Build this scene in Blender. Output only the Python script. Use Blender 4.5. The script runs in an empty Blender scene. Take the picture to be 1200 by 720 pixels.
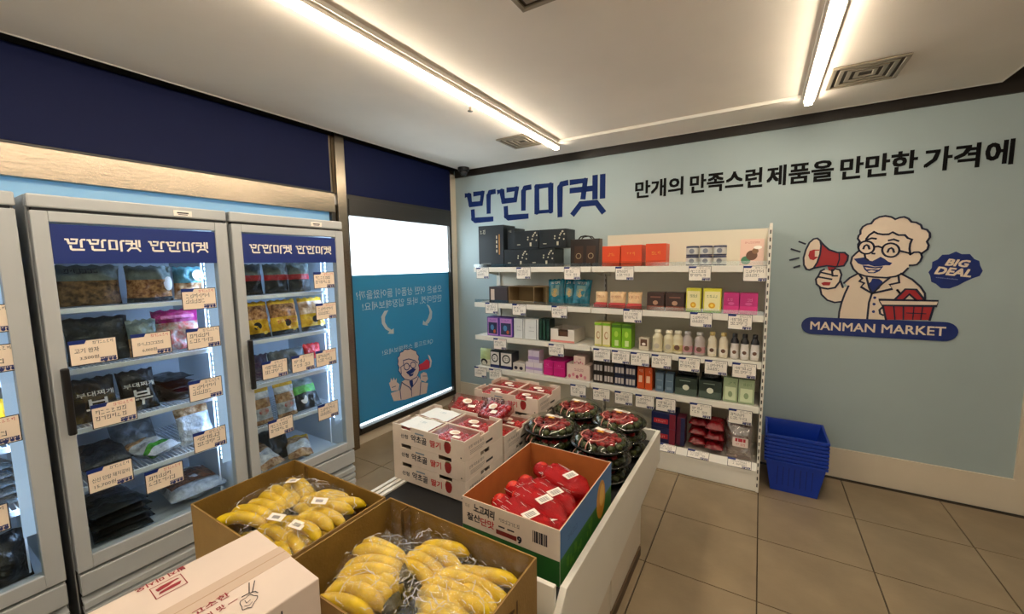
import bpy, math, random
from mathutils import Vector, Matrix, noise
SC = bpy.context.scene
COL = SC.collection
PI = math.pi
HP = PI / 2

# ---------------------------------------------------------------- camera
def make_camera():
    f, yaw, pitch, roll = 476.268, -0.548214, -0.106586, -0.012403
    cy, sy = math.cos(yaw), math.sin(yaw)
    fwd = Vector((sy * math.cos(pitch), cy * math.cos(pitch), math.sin(pitch)))
    right = Vector((cy, -sy, 0)); up = right.cross(fwd)
    r2 = right * math.cos(roll) + up * math.sin(roll)
    u2 = -right * math.sin(roll) + up * math.cos(roll)
    cd = bpy.data.cameras.new('camera'); cd.sensor_width = 36; cd.lens = f * 36 / 1200; cd.clip_start = .05
    o = bpy.data.objects.new('camera', cd); COL.objects.link(o)
    m = Matrix((r2, u2, -fwd)).transposed().to_4x4(); m.translation = (3.02778, -3.72306, 1.61759)
    o.matrix_world = m; SC.camera = o
make_camera()
# ---------------------------------------------------------------- sky, exposure
W = bpy.data.worlds.new('daylight'); SC.world = W; W.use_nodes = True
W.node_tree.nodes['Background'].inputs[0].default_value = (.86, .94, 1, 1)
W.node_tree.nodes['Background'].inputs[1].default_value = 7.0
SC.view_settings.view_transform = 'Standard'; SC.view_settings.look = 'None'
SC.view_settings.exposure = 0.12; SC.view_settings.gamma = 1; SC.view_settings.use_curve_mapping = False
LAMP = 56.0; LED = 13.0

# ---------------------------------------------------------------- materials
def srgb(c):
    if isinstance(c, str):
        c = [int(c[i:i+2], 16) / 255 for i in (0, 2, 4)]
    return tuple((x / 12.92 if x <= .04045 else ((x + .055) / 1.055) ** 2.4) for x in c) + (1,)
MC = {}
def mat(name, col, rough=.6, metal=0, noise_amt=0, scale=8, bump=0, spec=.5, trans=0, clear=0, bscale=None, stretch=None, col2=None, emis=0, film=0, translucent=0, alpha=0):
    if name in MC: return MC[name]
    m = bpy.data.materials.new(name); m.use_nodes = True; MC[name] = m
    nt = m.node_tree; N = nt.nodes; Lk = nt.links
    b = N['Principled BSDF']; out = N['Material Output']
    c = srgb(col)
    b.inputs['Base Color'].default_value = c; b.inputs['Roughness'].default_value = rough
    b.inputs['Metallic'].default_value = metal; b.inputs['Specular IOR Level'].default_value = spec
    if clear: b.inputs['Coat Weight'].default_value = clear
    tc = mp = None
    if noise_amt or bump or col2:
        tc = N.new('ShaderNodeTexCoord'); mp = N.new('ShaderNodeMapping'); Lk.new(tc.outputs['Object'], mp.inputs[0])
        if stretch: mp.inputs['Scale'].default_value = stretch
    if noise_amt or col2:
        n = N.new('ShaderNodeTexNoise'); n.inputs['Scale'].default_value = scale; n.inputs['Detail'].default_value = 4
        Lk.new(mp.outputs[0], n.inputs[0])
        r = N.new('ShaderNodeValToRGB'); Lk.new(n.outputs[0], r.inputs[0])
        r.color_ramp.elements[0].position = .35; r.color_ramp.elements[1].position = .68
        k = noise_amt or .3
        r.color_ramp.elements[0].color = tuple(x * (1 - k) for x in c[:3]) + (1,)
        r.color_ramp.elements[1].color = srgb(col2) if col2 else tuple(min(1, x * (1 + k * .6)) for x in c[:3]) + (1,)
        Lk.new(r.outputs[0], b.inputs['Base Color'])
    nb = None
    if bump:
        n2 = N.new('ShaderNodeTexNoise'); n2.inputs['Scale'].default_value = bscale or scale * 3; n2.inputs['Detail'].default_value = 3
        Lk.new(mp.outputs[0], n2.inputs[0])
        nb = N.new('ShaderNodeBump'); nb.inputs['Strength'].default_value = bump; nb.inputs['Distance'].default_value = .01
        Lk.new(n2.outputs[0], nb.inputs['Height']); Lk.new(nb.outputs[0], b.inputs['Normal'])
    if emis:
        b.inputs['Emission Color'].default_value = c; b.inputs['Emission Strength'].default_value = emis
    if film:      # thin clear plastic: mostly see-through, glossy on top
        t = N.new('ShaderNodeBsdfTransparent'); t.inputs[0].default_value = c
        g = N.new('ShaderNodeBsdfGlossy'); g.inputs['Roughness'].default_value = rough
        lw = N.new('ShaderNodeLayerWeight'); lw.inputs[0].default_value = .25
        mr = N.new('ShaderNodeMapRange'); mr.inputs[3].default_value = film; mr.inputs[4].default_value = min(1, film * 2 + .10)
        Lk.new(lw.outputs['Facing'], mr.inputs[0])
        x = N.new('ShaderNodeMixShader'); Lk.new(mr.outputs[0], x.inputs[0]); Lk.new(t.outputs[0], x.inputs[1]); Lk.new(g.outputs[0], x.inputs[2])
        if nb: Lk.new(nb.outputs[0], g.inputs['Normal']); Lk.new(nb.outputs[0], lw.inputs['Normal'])
        Lk.new(x.outputs[0], out.inputs[0])
    if alpha:     # tinted plastic: part see-through, part its own colour
        t = N.new('ShaderNodeBsdfTransparent'); t.inputs[0].default_value = c
        x = N.new('ShaderNodeMixShader'); x.inputs[0].default_value = alpha
        Lk.new(t.outputs[0], x.inputs[1]); Lk.new(b.outputs[0], x.inputs[2]); Lk.new(x.outputs[0], out.inputs[0])
    if translucent:
        t = N.new('ShaderNodeBsdfTranslucent'); t.inputs[0].default_value = c
        x = N.new('ShaderNodeMixShader'); x.inputs[0].default_value = translucent
        Lk.new(b.outputs[0], x.inputs[1]); Lk.new(t.outputs[0], x.inputs[2]); Lk.new(x.outputs[0], out.inputs[0])
    return m
def C_(hexs, rough=.55, **k): return mat('col_' + hexs + ('_%d' % int(rough * 100)), hexs, rough, **k)
M_wall = mat('wall_blue', 'a7b8bb', .7, noise_amt=.05, scale=1.3, bump=.05, bscale=220)
M_ceil = mat('ceiling_paint', 'eee6da', .8, noise_amt=.04, scale=2, bump=.05, bscale=160)
M_offw = mat('off_white_panel', 'd9cdb8', .5, noise_amt=.05, scale=3)
M_dark = mat('dark_trim', '1d1611', .5)
M_navyp = mat('navy_panel', '08143f', .6, noise_amt=.05, scale=2, spec=.2)
M_steel = mat('brushed_steel', '9c9080', .27, 1, noise_amt=.06, scale=3, stretch=(1, .6, 3), bump=.06, bscale=30)
M_frame = mat('window_frame', '4a4845', .4, .7)
M_white = mat('white_coated_metal', 'e9e6dc', .4, noise_amt=.02, scale=5)
M_fridge = mat('fridge_white', 'b2b6b8', .35, noise_amt=.03, scale=4)
M_liner = mat('fridge_liner', 'c9d2da', .4)
M_gasket = mat('dark_gap', '232529', .6)
M_blk = mat('black_plastic', '101012', .35)
M_blkm = mat('black_mat', '0c0d10', .7)
M_tile = mat('floor_tile', '8c7b62', .34, noise_amt=.07, scale=4, bump=.04, bscale=60, col2='98866b')
M_grout = mat('floor_grout', '3d3122', .9)
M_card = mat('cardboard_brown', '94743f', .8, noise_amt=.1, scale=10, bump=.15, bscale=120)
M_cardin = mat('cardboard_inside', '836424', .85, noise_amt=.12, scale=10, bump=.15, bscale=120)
M_cardw = mat('white_carton', 'e0d2c4', .6, noise_amt=.05, scale=14)
M_cardp = mat('pale_carton', 'dccbbe', .55, noise_amt=.05, scale=5)
M_navy = mat('print_navy', '0a2770', .5)
M_ink = mat('print_ink', '17172a', .5)
M_red = mat('print_red', 'c01f26', .5)
M_cream = mat('print_cream', 'ead9c6', .6)
M_paper = mat('paper_white', 'f2ece2', .6)
M_papert = mat('paper_tan', 'f5e3cf', .6)
M_glint = mat('film_glint', 'fbfaf4', .15, alpha=.6, spec=.8)  # near-white for the fold strips: glints put into the colour
M_film = mat('clear_film', 'ffffff', .08, film=.05, bump=.9, bscale=45, scale=10)
M_clear = mat('clear_plastic', 'f4f8f8', .07, film=.06, bump=.15, bscale=30, scale=10)
M_smoke = mat('clear_lip', 'e8ecec', .1, film=.12)
M_glass = mat('door_glass', 'f2f7f8', .03, film=.035)
M_basket = mat('basket_blue', '0a36a6', .35)

# ---------------------------------------------------------------- mesh helpers
class G:
    def __init__(s): s.v = []; s.f = []; s.m = []; s.k = 0
    def add(s, vs, fs):
        o = len(s.v); s.v += [tuple(v) for v in vs]; s.f += [tuple(i + o for i in f) for f in fs]; s.m += [s.k] * len(fs); return s
    def box(s, x0, x1, y0, y1, z0, z1):
        vs = [(x, y, z) for x in (x0, x1) for y in (y0, y1) for z in (z0, z1)]
        return s.add(vs, [(0, 1, 3, 2), (4, 6, 7, 5), (0, 4, 5, 1), (2, 3, 7, 6), (0, 2, 6, 4), (1, 5, 7, 3)])
    def prism(s, pts, a, b, axis='z'):
        def P(p, t): return {'z': (p[0], p[1], t), 'y': (p[0], t, p[1]), 'x': (t, p[0], p[1])}[axis]
        n = len(pts)
        return s.add([P(p, a) for p in pts] + [P(p, b) for p in pts],
                     [tuple(range(n))[::-1], tuple(range(n, 2 * n))] + [(i, (i + 1) % n, n + (i + 1) % n, n + i) for i in range(n)])
    def lathe(s, prof, n=20, cx=0, cy=0, cap=True):
        vs = [(cx + r * math.cos(2 * PI * i / n), cy + r * math.sin(2 * PI * i / n), z) for r, z in prof for i in range(n)]
        fs = [(k * n + i, k * n + (i + 1) % n, (k + 1) * n + (i + 1) % n, (k + 1) * n + i) for k in range(len(prof) - 1) for i in range(n)]
        if cap: fs += [tuple(range(n))[::-1], tuple((len(prof) - 1) * n + i for i in range(n))]
        return s.add(vs, fs)
    def tube(s, path, rad, n=8, flat=1):
        path = [Vector(p) for p in path]; vs = []; K = len(path)
        if not hasattr(rad, '__len__'): rad = [rad] * K
        for k, p in enumerate(path):
            t = (path[min(k + 1, K - 1)] - path[max(k - 1, 0)]).normalized()
            a = t.cross(Vector((0, 0, 1)))
            if a.length < .05: a = t.cross(Vector((0, 1, 0)))
            a.normalize(); b = a.cross(t)
            for i in range(n):
                q = 2 * PI * i / n; vs.append(p + a * rad[k] * math.cos(q) + b * rad[k] * flat * math.sin(q))
        fs = [(k * n + i, k * n + (i + 1) % n, (k + 1) * n + (i + 1) % n, (k + 1) * n + i) for k in range(K - 1) for i in range(n)]
        fs += [tuple(range(n))[::-1], tuple((K - 1) * n + i for i in range(n))]
        return s.add(vs, fs)
    def ball(s, c, r, n=8, m=5, sq=(1, 1, 1), jit=0, rnd=random):
        vs = [(c[0], c[1], c[2] - r * sq[2])]
        for j in range(1, m):
            a = PI * j / m
            for i in range(n):
                q = 2 * PI * i / n; rr = r * (1 + jit * (rnd.random() - .5))
                vs.append((c[0] + rr * sq[0] * math.sin(a) * math.cos(q), c[1] + rr * sq[1] * math.sin(a) * math.sin(q), c[2] - rr * sq[2] * math.cos(a)))
        vs.append((c[0], c[1], c[2] + r * sq[2])); L = len(vs) - 1
        fs = [(0, 1 + (i + 1) % n, 1 + i) for i in range(n)]
        fs += [(1 + j * n + i, 1 + j * n + (i + 1) % n, 1 + (j + 1) * n + (i + 1) % n, 1 + (j + 1) * n + i) for j in range(m - 2) for i in range(n)]
        fs += [(1 + (m - 2) * n + i, 1 + (m - 2) * n + (i + 1) % n, L) for i in range(n)]
        return s.add(vs, fs)
    def mesh(s, name, mats, smooth=False):
        me = bpy.data.meshes.new(name); me.from_pydata(s.v, [], s.f)
        mats = mats if isinstance(mats, (list, tuple)) else [mats]
        for m in mats: me.materials.append(m)
        if len(mats) > 1: me.polygons.foreach_set('material_index', s.m)
        if smooth: me.polygons.foreach_set('use_smooth', [True] * len(me.polygons))
        me.update(); return me
    def obj(s, name, mats, parent=None, smooth=False, bevel=0, loc=None, rot=None):
        o = link(name, s.mesh(name, mats, smooth), parent, loc, rot)
        if bevel:
            b = o.modifiers.new('bevel', 'BEVEL'); b.width = bevel; b.segments = 2; b.limit_method = 'ANGLE'
        return o
def link(name, me, parent=None, loc=None, rot=None):
    o = bpy.data.objects.new(name, me); COL.objects.link(o)
    if parent: o.parent = parent
    if loc: o.location = loc
    if rot: o.rotation_euler = rot
    return o
def tag(o, label, cat, group=None):
    o['label'] = label; o['category'] = cat
    if group: o['group'] = group
    return o
def thing(name, label, cat, loc=(0, 0, 0), rz=0, group=None, rot=None):
    return tag(link(name, None, None, loc, rot or (0, 0, rz)), label, cat, group)
def struct(o): o['kind'] = 'structure'; return o
KIDS = {}
def copy_tree(o, parent=None):
    c = o.copy(); COL.objects.link(c); c.parent = parent
    for ch in [x for x in ALLCH(o)]: copy_tree(ch, c)
    return c
def ALLCH(o): return list(o.children)
def cpy(o, label, loc=None, rz=None, group=None, rot=None):
    c = copy_tree(o); c['label'] = label
    if loc: c.location = loc
    if rz is not None: c.rotation_euler = (0, 0, rz)
    if rot: c.rotation_euler = rot
    if group: c['group'] = group
    return c
FW = (HP, 0, 0)          # decal frame facing -Y (seen on the back wall)
FX = (HP, 0, HP)         # decal frame facing +X (seen on the fridge doors)
TXT = {}
def text_geo(body, w, h=None, bold=.02, mirror=False, shear=0):
    bold_, bold = bold, 0
    """flat lettering as vertices/faces fitted to a w x h rectangle centred on the origin"""
    key = (body, bold, shear)
    if key not in TXT:
        cu = bpy.data.curves.new('lettering', 'FONT'); cu.body = body; cu.offset = bold; cu.shear = shear; cu.resolution_u = 2
        cu.align_x = 'CENTER'; cu.space_line = 1.05
        o = bpy.data.objects.new('lettering', cu); COL.objects.link(o)
        dg = bpy.context.evaluated_depsgraph_get(); dg.update()
        me = bpy.data.meshes.new_from_object(o.evaluated_get(dg))
        TXT[key] = ([tuple(v.co) for v in me.vertices], [tuple(p.vertices) for p in me.polygons])
        bpy.data.objects.remove(o); bpy.data.meshes.remove(me); bpy.data.curves.remove(cu)
    vs, fs = TXT[key]
    xs = [v[0] for v in vs]; ys = [v[1] for v in vs]
    cx, cy = (min(xs) + max(xs)) / 2, (min(ys) + max(ys)) / 2
    sx = w / (max(xs) - min(xs)); sy = h / (max(ys) - min(ys)) if h else sx
    q = -1 if mirror else 1
    vs = [((v[0] - cx) * sx * q, (v[1] - cy) * sy, 0) for v in vs]; fs = fs if not mirror else [f[::-1] for f in fs]
    if bold_ >= .02:      # heavier weight: the same outline laid over itself, shifted by a hair
        b = bold_ * sy * .8; n = len(vs); out = []; ff = []
        for i, (dx, dy) in enumerate(((-b, -b), (b, -b), (b, b), (-b, b))):
            out += [(x + dx, y + dy, i * .00002) for x, y, z in vs]; ff += [tuple(k + n * i for k in f) for f in fs]
        return out, ff
    return vs, fs
def text(body, w, h, m, parent, loc, rot, name='lettering', bold=.02, mirror=False, shear=0, bend=None):
    if body.startswith('~'):      # print too small to read in the photograph: unreadable pen-like marks of the same size
        g = scribble(w, (h or w * .3) * 1.25, len(body) * 7 + int(w * 1000), 1)
        if bend: g.v = [(x, y, bend(x, y)) for x, y, z in g.v]
        return g.obj('small_print', m, parent, loc=loc, rot=rot)
    vs, fs = text_geo(body, w, h, bold, mirror, shear)
    if bend: vs = [(x, y, bend(x, y) + z) for x, y, z in vs]
    g = G(); g.add(vs, fs); return g.obj(name, m, parent, loc=loc, rot=rot)
def ribbon(pts, w, closed=False):
    """flat stroke along a 2-D polyline -> list of quads (2-D)"""
    P = [Vector(p) for p in pts]; K = len(P); out = []
    L, R = [], []
    for i in range(K):
        a = P[(i - 1) % K] if (closed or i > 0) else P[i]; b = P[(i + 1) % K] if (closed or i < K - 1) else P[i]
        d = (b - a)
        d = d.normalized() if d.length > 1e-9 else Vector((1, 0)); n = Vector((-d[1], d[0]))
        e = d * (w * .35) if not closed and i in (0, K - 1) else Vector((0, 0))
        if i == 0: e = -e
        q = 1.0
        if (closed or 0 < i < K - 1):
            d1 = (P[i] - P[(i - 1) % K]); 
            if d1.length > 1e-9:
                q = 1 / max(.75, abs(d1.normalized().dot(d)))
        L.append(P[i] + n * w / 2 * q + e); R.append(P[i] - n * w / 2 * q + e)
    for i in range(K if closed else K - 1):
        j = (i + 1) % K; out.append([L[i], L[j], R[j], R[i]])
    return out
def rect(g, x0, y0, x1, y1, z=0): g.add([(x0, y0, z), (x1, y0, z), (x1, y1, z), (x0, y1, z)], [(0, 1, 2, 3)])
def disc(g, cx, cy, r, z=0, n=16, ry=None):
    g.add([(cx + r * math.cos(2 * PI * i / n), cy + (ry or r) * math.sin(2 * PI * i / n), z) for i in range(n)], [tuple(range(n))])
LOGO = [  # the shop's wordmark: strokes in a 1.62 x .34 box, origin at its lower left
 [(0.02, .31), (.062, .31), (.080, .205), (.225, .205), (.247, .315), (.138, .315)],
 [(.40, .315), (.345, .312), (.325, .28), (.322, .105)], [(.108, .132), (.112, .045), (.135, .028), (.364, .028)],
 [(1.015 - .57 + .01, .305), (.497, .31), (.515, .205), (.66, .205), (.682, .315), (.573, .315)],
 [(.835, .315), (.78, .312), (.760, .28), (.757, .105)], [(.543, .132), (.547, .045), (.57, .028), (.799, .028)],
 [(.915, .31), (1.07, .31), (1.07, .06), (.915, .06), (.915, .31), (.93, .31)],
 [(1.24, .313), (1.19, .308), (1.17, .28), (1.17, .01)],
 [(1.29, .313), (1.43, .313), (1.41, .16)], [(1.29, .235), (1.505, .235)], [(1.527, .335), (1.527, .15)], [(1.60, .335), (1.60, .15)],
 [(1.31, .015), (1.385, .10), (1.54, .10), (1.605, .015)]]
def logo_geo(w, thick=.052):
    s = w / 1.62; g = G()
    for st in LOGO:
        for p in st[1:-1]: disc(g, (p[0] - .81) * s, (p[1] - .17) * s, thick / 2 * s, 0, 10)
        for q in ribbon(st, thick): g.add([((p[0] - .81) * s, (p[1] - .17) * s, 0) for p in q], [(0, 1, 2, 3)])
    return g
EMB_FILL=[('coat','cream',0,[(3.624,1.518),(3.606,1.512),(3.57,1.486),(3.547,1.453),(3.564,1.425),(3.551,1.375),(3.536,1.313),(3.527,1.243),(3.526,1.193),(3.777,1.2),(3.969,1.342),(3.968,1.379),(3.942,1.432),(3.897,1.481),(3.838,1.518),(3.729,1.487)]),('sleeve','cream',0,[(3.403,1.422),(3.418,1.363),(3.453,1.324),(3.497,1.308),(3.537,1.314),(3.571,1.425),(3.539,1.42),(3.522,1.465),(3.503,1.44),(3.452,1.414)]),('head','cream',1,[(3.611,1.74),(3.599,1.761),(3.602,1.782),(3.611,1.793),(3.61,1.818),(3.621,1.842),(3.642,1.857),(3.664,1.861),(3.678,1.887),(3.704,1.903),(3.734,1.908),(3.765,1.899),(3.787,1.882),(3.807,1.892),(3.83,1.895),(3.852,1.882),(3.868,1.859),(3.891,1.855),(3.915,1.837),(3.923,1.813),(3.946,1.804),(3.961,1.781),(3.963,1.754),(3.951,1.727),(3.961,1.704),(3.957,1.677),(3.941,1.66),(3.931,1.651),(3.935,1.627),(3.928,1.6),(3.913,1.577),(3.893,1.573),(3.878,1.573),(3.871,1.553),(3.849,1.521),(3.815,1.499),(3.767,1.489),(3.705,1.493),(3.654,1.5),(3.615,1.517),(3.587,1.55),(3.571,1.592),(3.576,1.634),(3.594,1.658),(3.609,1.675),(3.604,1.699),(3.606,1.724)]),('hair','cream',2,[(3.611,1.74),(3.599,1.761),(3.602,1.782),(3.611,1.793),(3.61,1.818),(3.621,1.842),(3.642,1.857),(3.664,1.861),(3.678,1.887),(3.704,1.903),(3.734,1.908),(3.765,1.899),(3.787,1.882),(3.807,1.892),(3.83,1.895),(3.852,1.882),(3.868,1.859),(3.891,1.855),(3.915,1.837),(3.923,1.813),(3.946,1.804),(3.961,1.781),(3.963,1.754),(3.951,1.727),(3.961,1.704),(3.957,1.677),(3.941,1.66),(3.931,1.651),(3.876,1.648),(3.87,1.683),(3.871,1.715),(3.878,1.744),(3.857,1.754),(3.841,1.775),(3.809,1.776),(3.778,1.797),(3.761,1.784),(3.73,1.784),(3.702,1.791),(3.683,1.804),(3.659,1.783),(3.645,1.759),(3.643,1.743)]),('tie','navy',2,[(3.694,1.483),(3.73,1.481),(3.75,1.463),(3.737,1.416),(3.706,1.381),(3.681,1.419),(3.674,1.447),(3.688,1.46)]),('moustache','navy',2,[(3.586,1.621),(3.621,1.627),(3.643,1.631),(3.657,1.612),(3.686,1.603),(3.71,1.619),(3.728,1.633),(3.75,1.618),(3.77,1.598),(3.791,1.59),(3.78,1.574),(3.756,1.574),(3.732,1.568),(3.701,1.566),(3.669,1.579),(3.637,1.577),(3.611,1.588)]),('mouth','navy',2,[(3.636,1.575),(3.648,1.546),(3.672,1.52),(3.704,1.52),(3.728,1.534),(3.747,1.568),(3.701,1.562),(3.669,1.571)]),('tongue','cream',3,[(3.649,1.562),(3.67,1.557),(3.708,1.552),(3.734,1.558),(3.724,1.544),(3.689,1.548),(3.659,1.546)]),('tongue','cream',3,[(3.665,1.534),(3.687,1.542),(3.71,1.535),(3.697,1.526),(3.675,1.527)]),('button','navy',2,[(3.724,1.35),(3.722,1.344),(3.718,1.341),(3.713,1.341),(3.709,1.344),(3.707,1.35),(3.708,1.355),(3.712,1.359),(3.717,1.359),(3.722,1.356)]),('button','navy',2,[(3.723,1.306),(3.722,1.3),(3.718,1.296),(3.712,1.296),(3.708,1.299),(3.706,1.305),(3.707,1.311),(3.711,1.314),(3.716,1.314),(3.721,1.311)]),('button','navy',2,[(3.723,1.253),(3.722,1.247),(3.718,1.243),(3.713,1.243),(3.708,1.246),(3.706,1.252),(3.708,1.258),(3.712,1.261),(3.717,1.262),(3.721,1.258)]),('megaphone','red',1,[(3.384,1.759),(3.414,1.72),(3.443,1.689),(3.492,1.667),(3.532,1.666),(3.553,1.644),(3.551,1.611),(3.534,1.573),(3.491,1.565),(3.436,1.574),(3.36,1.557),(3.387,1.639)]),('megaphone','red',1,[(3.439,1.574),(3.492,1.569),(3.486,1.531),(3.452,1.531)]),('horn','cream',2,[(3.37,1.773),(3.389,1.755),(3.396,1.72),(3.393,1.656),(3.379,1.596),(3.36,1.557),(3.336,1.544),(3.318,1.549),(3.301,1.58),(3.296,1.632),(3.307,1.693),(3.326,1.744),(3.349,1.769)]),('horn_centre','red',3,[(3.353,1.692),(3.388,1.691),(3.381,1.635),(3.357,1.614),(3.334,1.623),(3.324,1.649),(3.33,1.682)]),('horn_centre','cream',4,[(3.361,1.684),(3.387,1.684),(3.385,1.639),(3.363,1.641)]),('hand','cream',2,[(3.424,1.548),(3.404,1.536),(3.392,1.501),(3.378,1.475),(3.384,1.44),(3.41,1.414),(3.452,1.406),(3.493,1.416),(3.517,1.459),(3.524,1.51),(3.512,1.544),(3.485,1.552),(3.465,1.535)]),('horn_centre','red',3,[(3.411,1.447),(3.429,1.456),(3.467,1.454),(3.461,1.431),(3.423,1.43)]),('basket','red',2,[(3.759,1.294),(4.014,1.299),(4.001,1.21),(3.78,1.2)]),('basket','red',2,[(3.818,1.34),(3.868,1.413),(3.921,1.412),(3.967,1.343),(3.929,1.342),(3.893,1.381),(3.864,1.341)]),('basket_rim','cream',3,[(3.736,1.337),(4.033,1.34),(4.027,1.305),(3.756,1.298)])]
EMB_LINE=[(0.0115,[(3.611,1.74),(3.599,1.761),(3.602,1.782),(3.611,1.793),(3.61,1.818),(3.621,1.842),(3.642,1.857),(3.664,1.861),(3.678,1.887),(3.704,1.903),(3.734,1.908),(3.765,1.899),(3.787,1.882),(3.807,1.892),(3.83,1.895),(3.852,1.882),(3.868,1.859),(3.891,1.855),(3.915,1.837),(3.923,1.813),(3.946,1.804),(3.961,1.781),(3.963,1.754),(3.951,1.727),(3.961,1.704),(3.957,1.677),(3.941,1.66),(3.931,1.651)],0),(0.0115,[(3.928,1.652),(3.935,1.627),(3.928,1.6),(3.913,1.577),(3.893,1.573),(3.878,1.573)],0),(0.0115,[(3.871,1.553),(3.849,1.521),(3.815,1.499),(3.767,1.489),(3.705,1.493),(3.654,1.5),(3.615,1.517),(3.587,1.55),(3.571,1.592),(3.576,1.634),(3.594,1.658),(3.609,1.675)],0),(0.0115,[(3.876,1.648),(3.87,1.683),(3.871,1.715),(3.878,1.744),(3.857,1.754),(3.841,1.775),(3.809,1.776),(3.778,1.797),(3.761,1.784),(3.73,1.784),(3.702,1.791),(3.683,1.804),(3.659,1.783),(3.645,1.759),(3.643,1.743)],0),(0.0115,[(3.611,1.74),(3.603,1.722),(3.605,1.699)],0),(0.0115,[(3.875,1.644),(3.893,1.659),(3.916,1.66),(3.933,1.648)],0),(0.0115,[(3.69,1.697),(3.689,1.683),(3.684,1.671),(3.675,1.662),(3.664,1.656),(3.651,1.654),(3.638,1.656),(3.626,1.663),(3.616,1.673),(3.609,1.685),(3.606,1.699),(3.608,1.713),(3.613,1.725),(3.622,1.735),(3.633,1.74),(3.646,1.742),(3.659,1.739),(3.671,1.733),(3.681,1.723),(3.687,1.71)],1),(0.0115,[(3.82,1.675),(3.819,1.661),(3.813,1.648),(3.804,1.638),(3.793,1.632),(3.78,1.63),(3.766,1.633),(3.753,1.639),(3.743,1.65),(3.736,1.663),(3.733,1.678),(3.734,1.692),(3.739,1.705),(3.748,1.715),(3.76,1.721),(3.774,1.723),(3.787,1.72),(3.8,1.713),(3.81,1.703),(3.817,1.69)],1),(0.0115,[(3.69,1.701),(3.711,1.704),(3.732,1.694)],0),(0.0115,[(3.822,1.671),(3.873,1.653)],0),(0.0115,[(3.633,1.69),(3.638,1.709),(3.649,1.716),(3.659,1.709),(3.665,1.688)],0),(0.0115,[(3.762,1.664),(3.767,1.684),(3.779,1.691),(3.788,1.683),(3.794,1.662)],0),(0.0115,[(3.653,1.753),(3.673,1.761),(3.696,1.756)],0),(0.0115,[(3.762,1.742),(3.787,1.749),(3.812,1.736)],0),(0.0115,[(3.642,1.653),(3.648,1.624),(3.664,1.609)],0),(0.0115,[(3.683,1.656),(3.695,1.654)],0),(0.0115,[(3.827,1.406),(3.839,1.391)],0),(0.0115,[(3.404,1.42),(3.418,1.363),(3.453,1.324),(3.497,1.308),(3.536,1.316)],0),(0.0115,[(3.568,1.429),(3.551,1.375),(3.536,1.309),(3.527,1.243),(3.526,1.195)],0),(0.0115,[(3.612,1.516),(3.57,1.486),(3.541,1.449)],0),(0.0115,[(3.522,1.463),(3.537,1.418)],0),(0.0115,[(3.838,1.518),(3.897,1.479),(3.94,1.432),(3.965,1.387),(3.968,1.351)],0),(0.0115,[(3.698,1.38),(3.686,1.315),(3.684,1.202)],0),(0.0115,[(3.625,1.506),(3.64,1.484),(3.625,1.464),(3.653,1.45),(3.636,1.424),(3.698,1.38)],0),(0.0115,[(3.827,1.505),(3.834,1.457),(3.785,1.442),(3.802,1.414),(3.7,1.38)],0),(0.0115,[(3.782,1.487),(3.744,1.444),(3.704,1.381)],0),(0.0115,[(3.663,1.489),(3.681,1.419),(3.698,1.38)],0),(0.0115,[(3.76,1.286),(3.745,1.266),(3.75,1.24),(3.767,1.23)],0),(0.0115,[(3.828,1.406),(3.844,1.382)],0),(0.0115,[(3.736,1.337),(4.033,1.34),(4.027,1.305),(3.756,1.298)],1),(0.0115,[(3.761,1.294),(3.783,1.2)],0),(0.0115,[(4.013,1.299),(4.0,1.21)],0),(0.0115,[(3.818,1.34),(3.868,1.413),(3.921,1.412),(3.967,1.343)],0),(0.0115,[(3.864,1.341),(3.89,1.38),(3.926,1.341)],0),(0.00805,[(3.817,1.293),(3.829,1.205)],0),(0.00805,[(3.866,1.294),(3.871,1.207)],0),(0.00575,[(3.918,1.294),(3.918,1.21)],0),(0.00575,[(3.96,1.295),(3.957,1.211)],0),(0.00575,[(3.884,1.252),(3.979,1.252)],0),(0.0115,[(3.37,1.773),(3.389,1.755),(3.396,1.72),(3.393,1.656),(3.379,1.596),(3.36,1.557),(3.336,1.544),(3.318,1.549),(3.301,1.58),(3.296,1.632),(3.307,1.693),(3.326,1.744),(3.349,1.769)],1),(0.0115,[(3.384,1.759),(3.414,1.72),(3.443,1.689),(3.492,1.667),(3.532,1.666),(3.553,1.644),(3.551,1.611),(3.534,1.573),(3.491,1.565),(3.436,1.574),(3.36,1.557)],0),(0.00805,[(3.502,1.664),(3.506,1.62),(3.495,1.568)],0),(0.0115,[(3.424,1.548),(3.404,1.536),(3.392,1.501),(3.378,1.475),(3.384,1.44),(3.41,1.414),(3.452,1.406),(3.493,1.416),(3.517,1.459),(3.524,1.51),(3.512,1.544),(3.485,1.552),(3.471,1.535)],0),(0.0115,[(3.408,1.525),(3.47,1.508)],0),(0.0115,[(3.393,1.492),(3.47,1.476)],0),(0.0115,[(3.473,1.501),(3.501,1.501)],0),(0.0115,[(3.468,1.544),(3.474,1.501)],0),(0.0115,[(3.263,1.753),(3.301,1.735)],0),(0.0115,[(3.218,1.7),(3.272,1.678)],0),(0.0115,[(3.213,1.618),(3.267,1.633)],0),(0.0115,[(3.241,1.562),(3.275,1.575)],0)]
EMB_BADGE=[(3.973,1.527),(3.987,1.555),(3.987,1.594),(4.011,1.61),(4.03,1.64),(4.061,1.641),(4.091,1.659),(4.119,1.642),(4.155,1.642),(4.177,1.61),(4.199,1.598),(4.206,1.567),(4.219,1.536),(4.208,1.503),(4.179,1.489),(4.143,1.464),(4.113,1.44),(4.079,1.421),(4.039,1.423),(4.014,1.45),(3.991,1.464),(3.983,1.504)]
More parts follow.
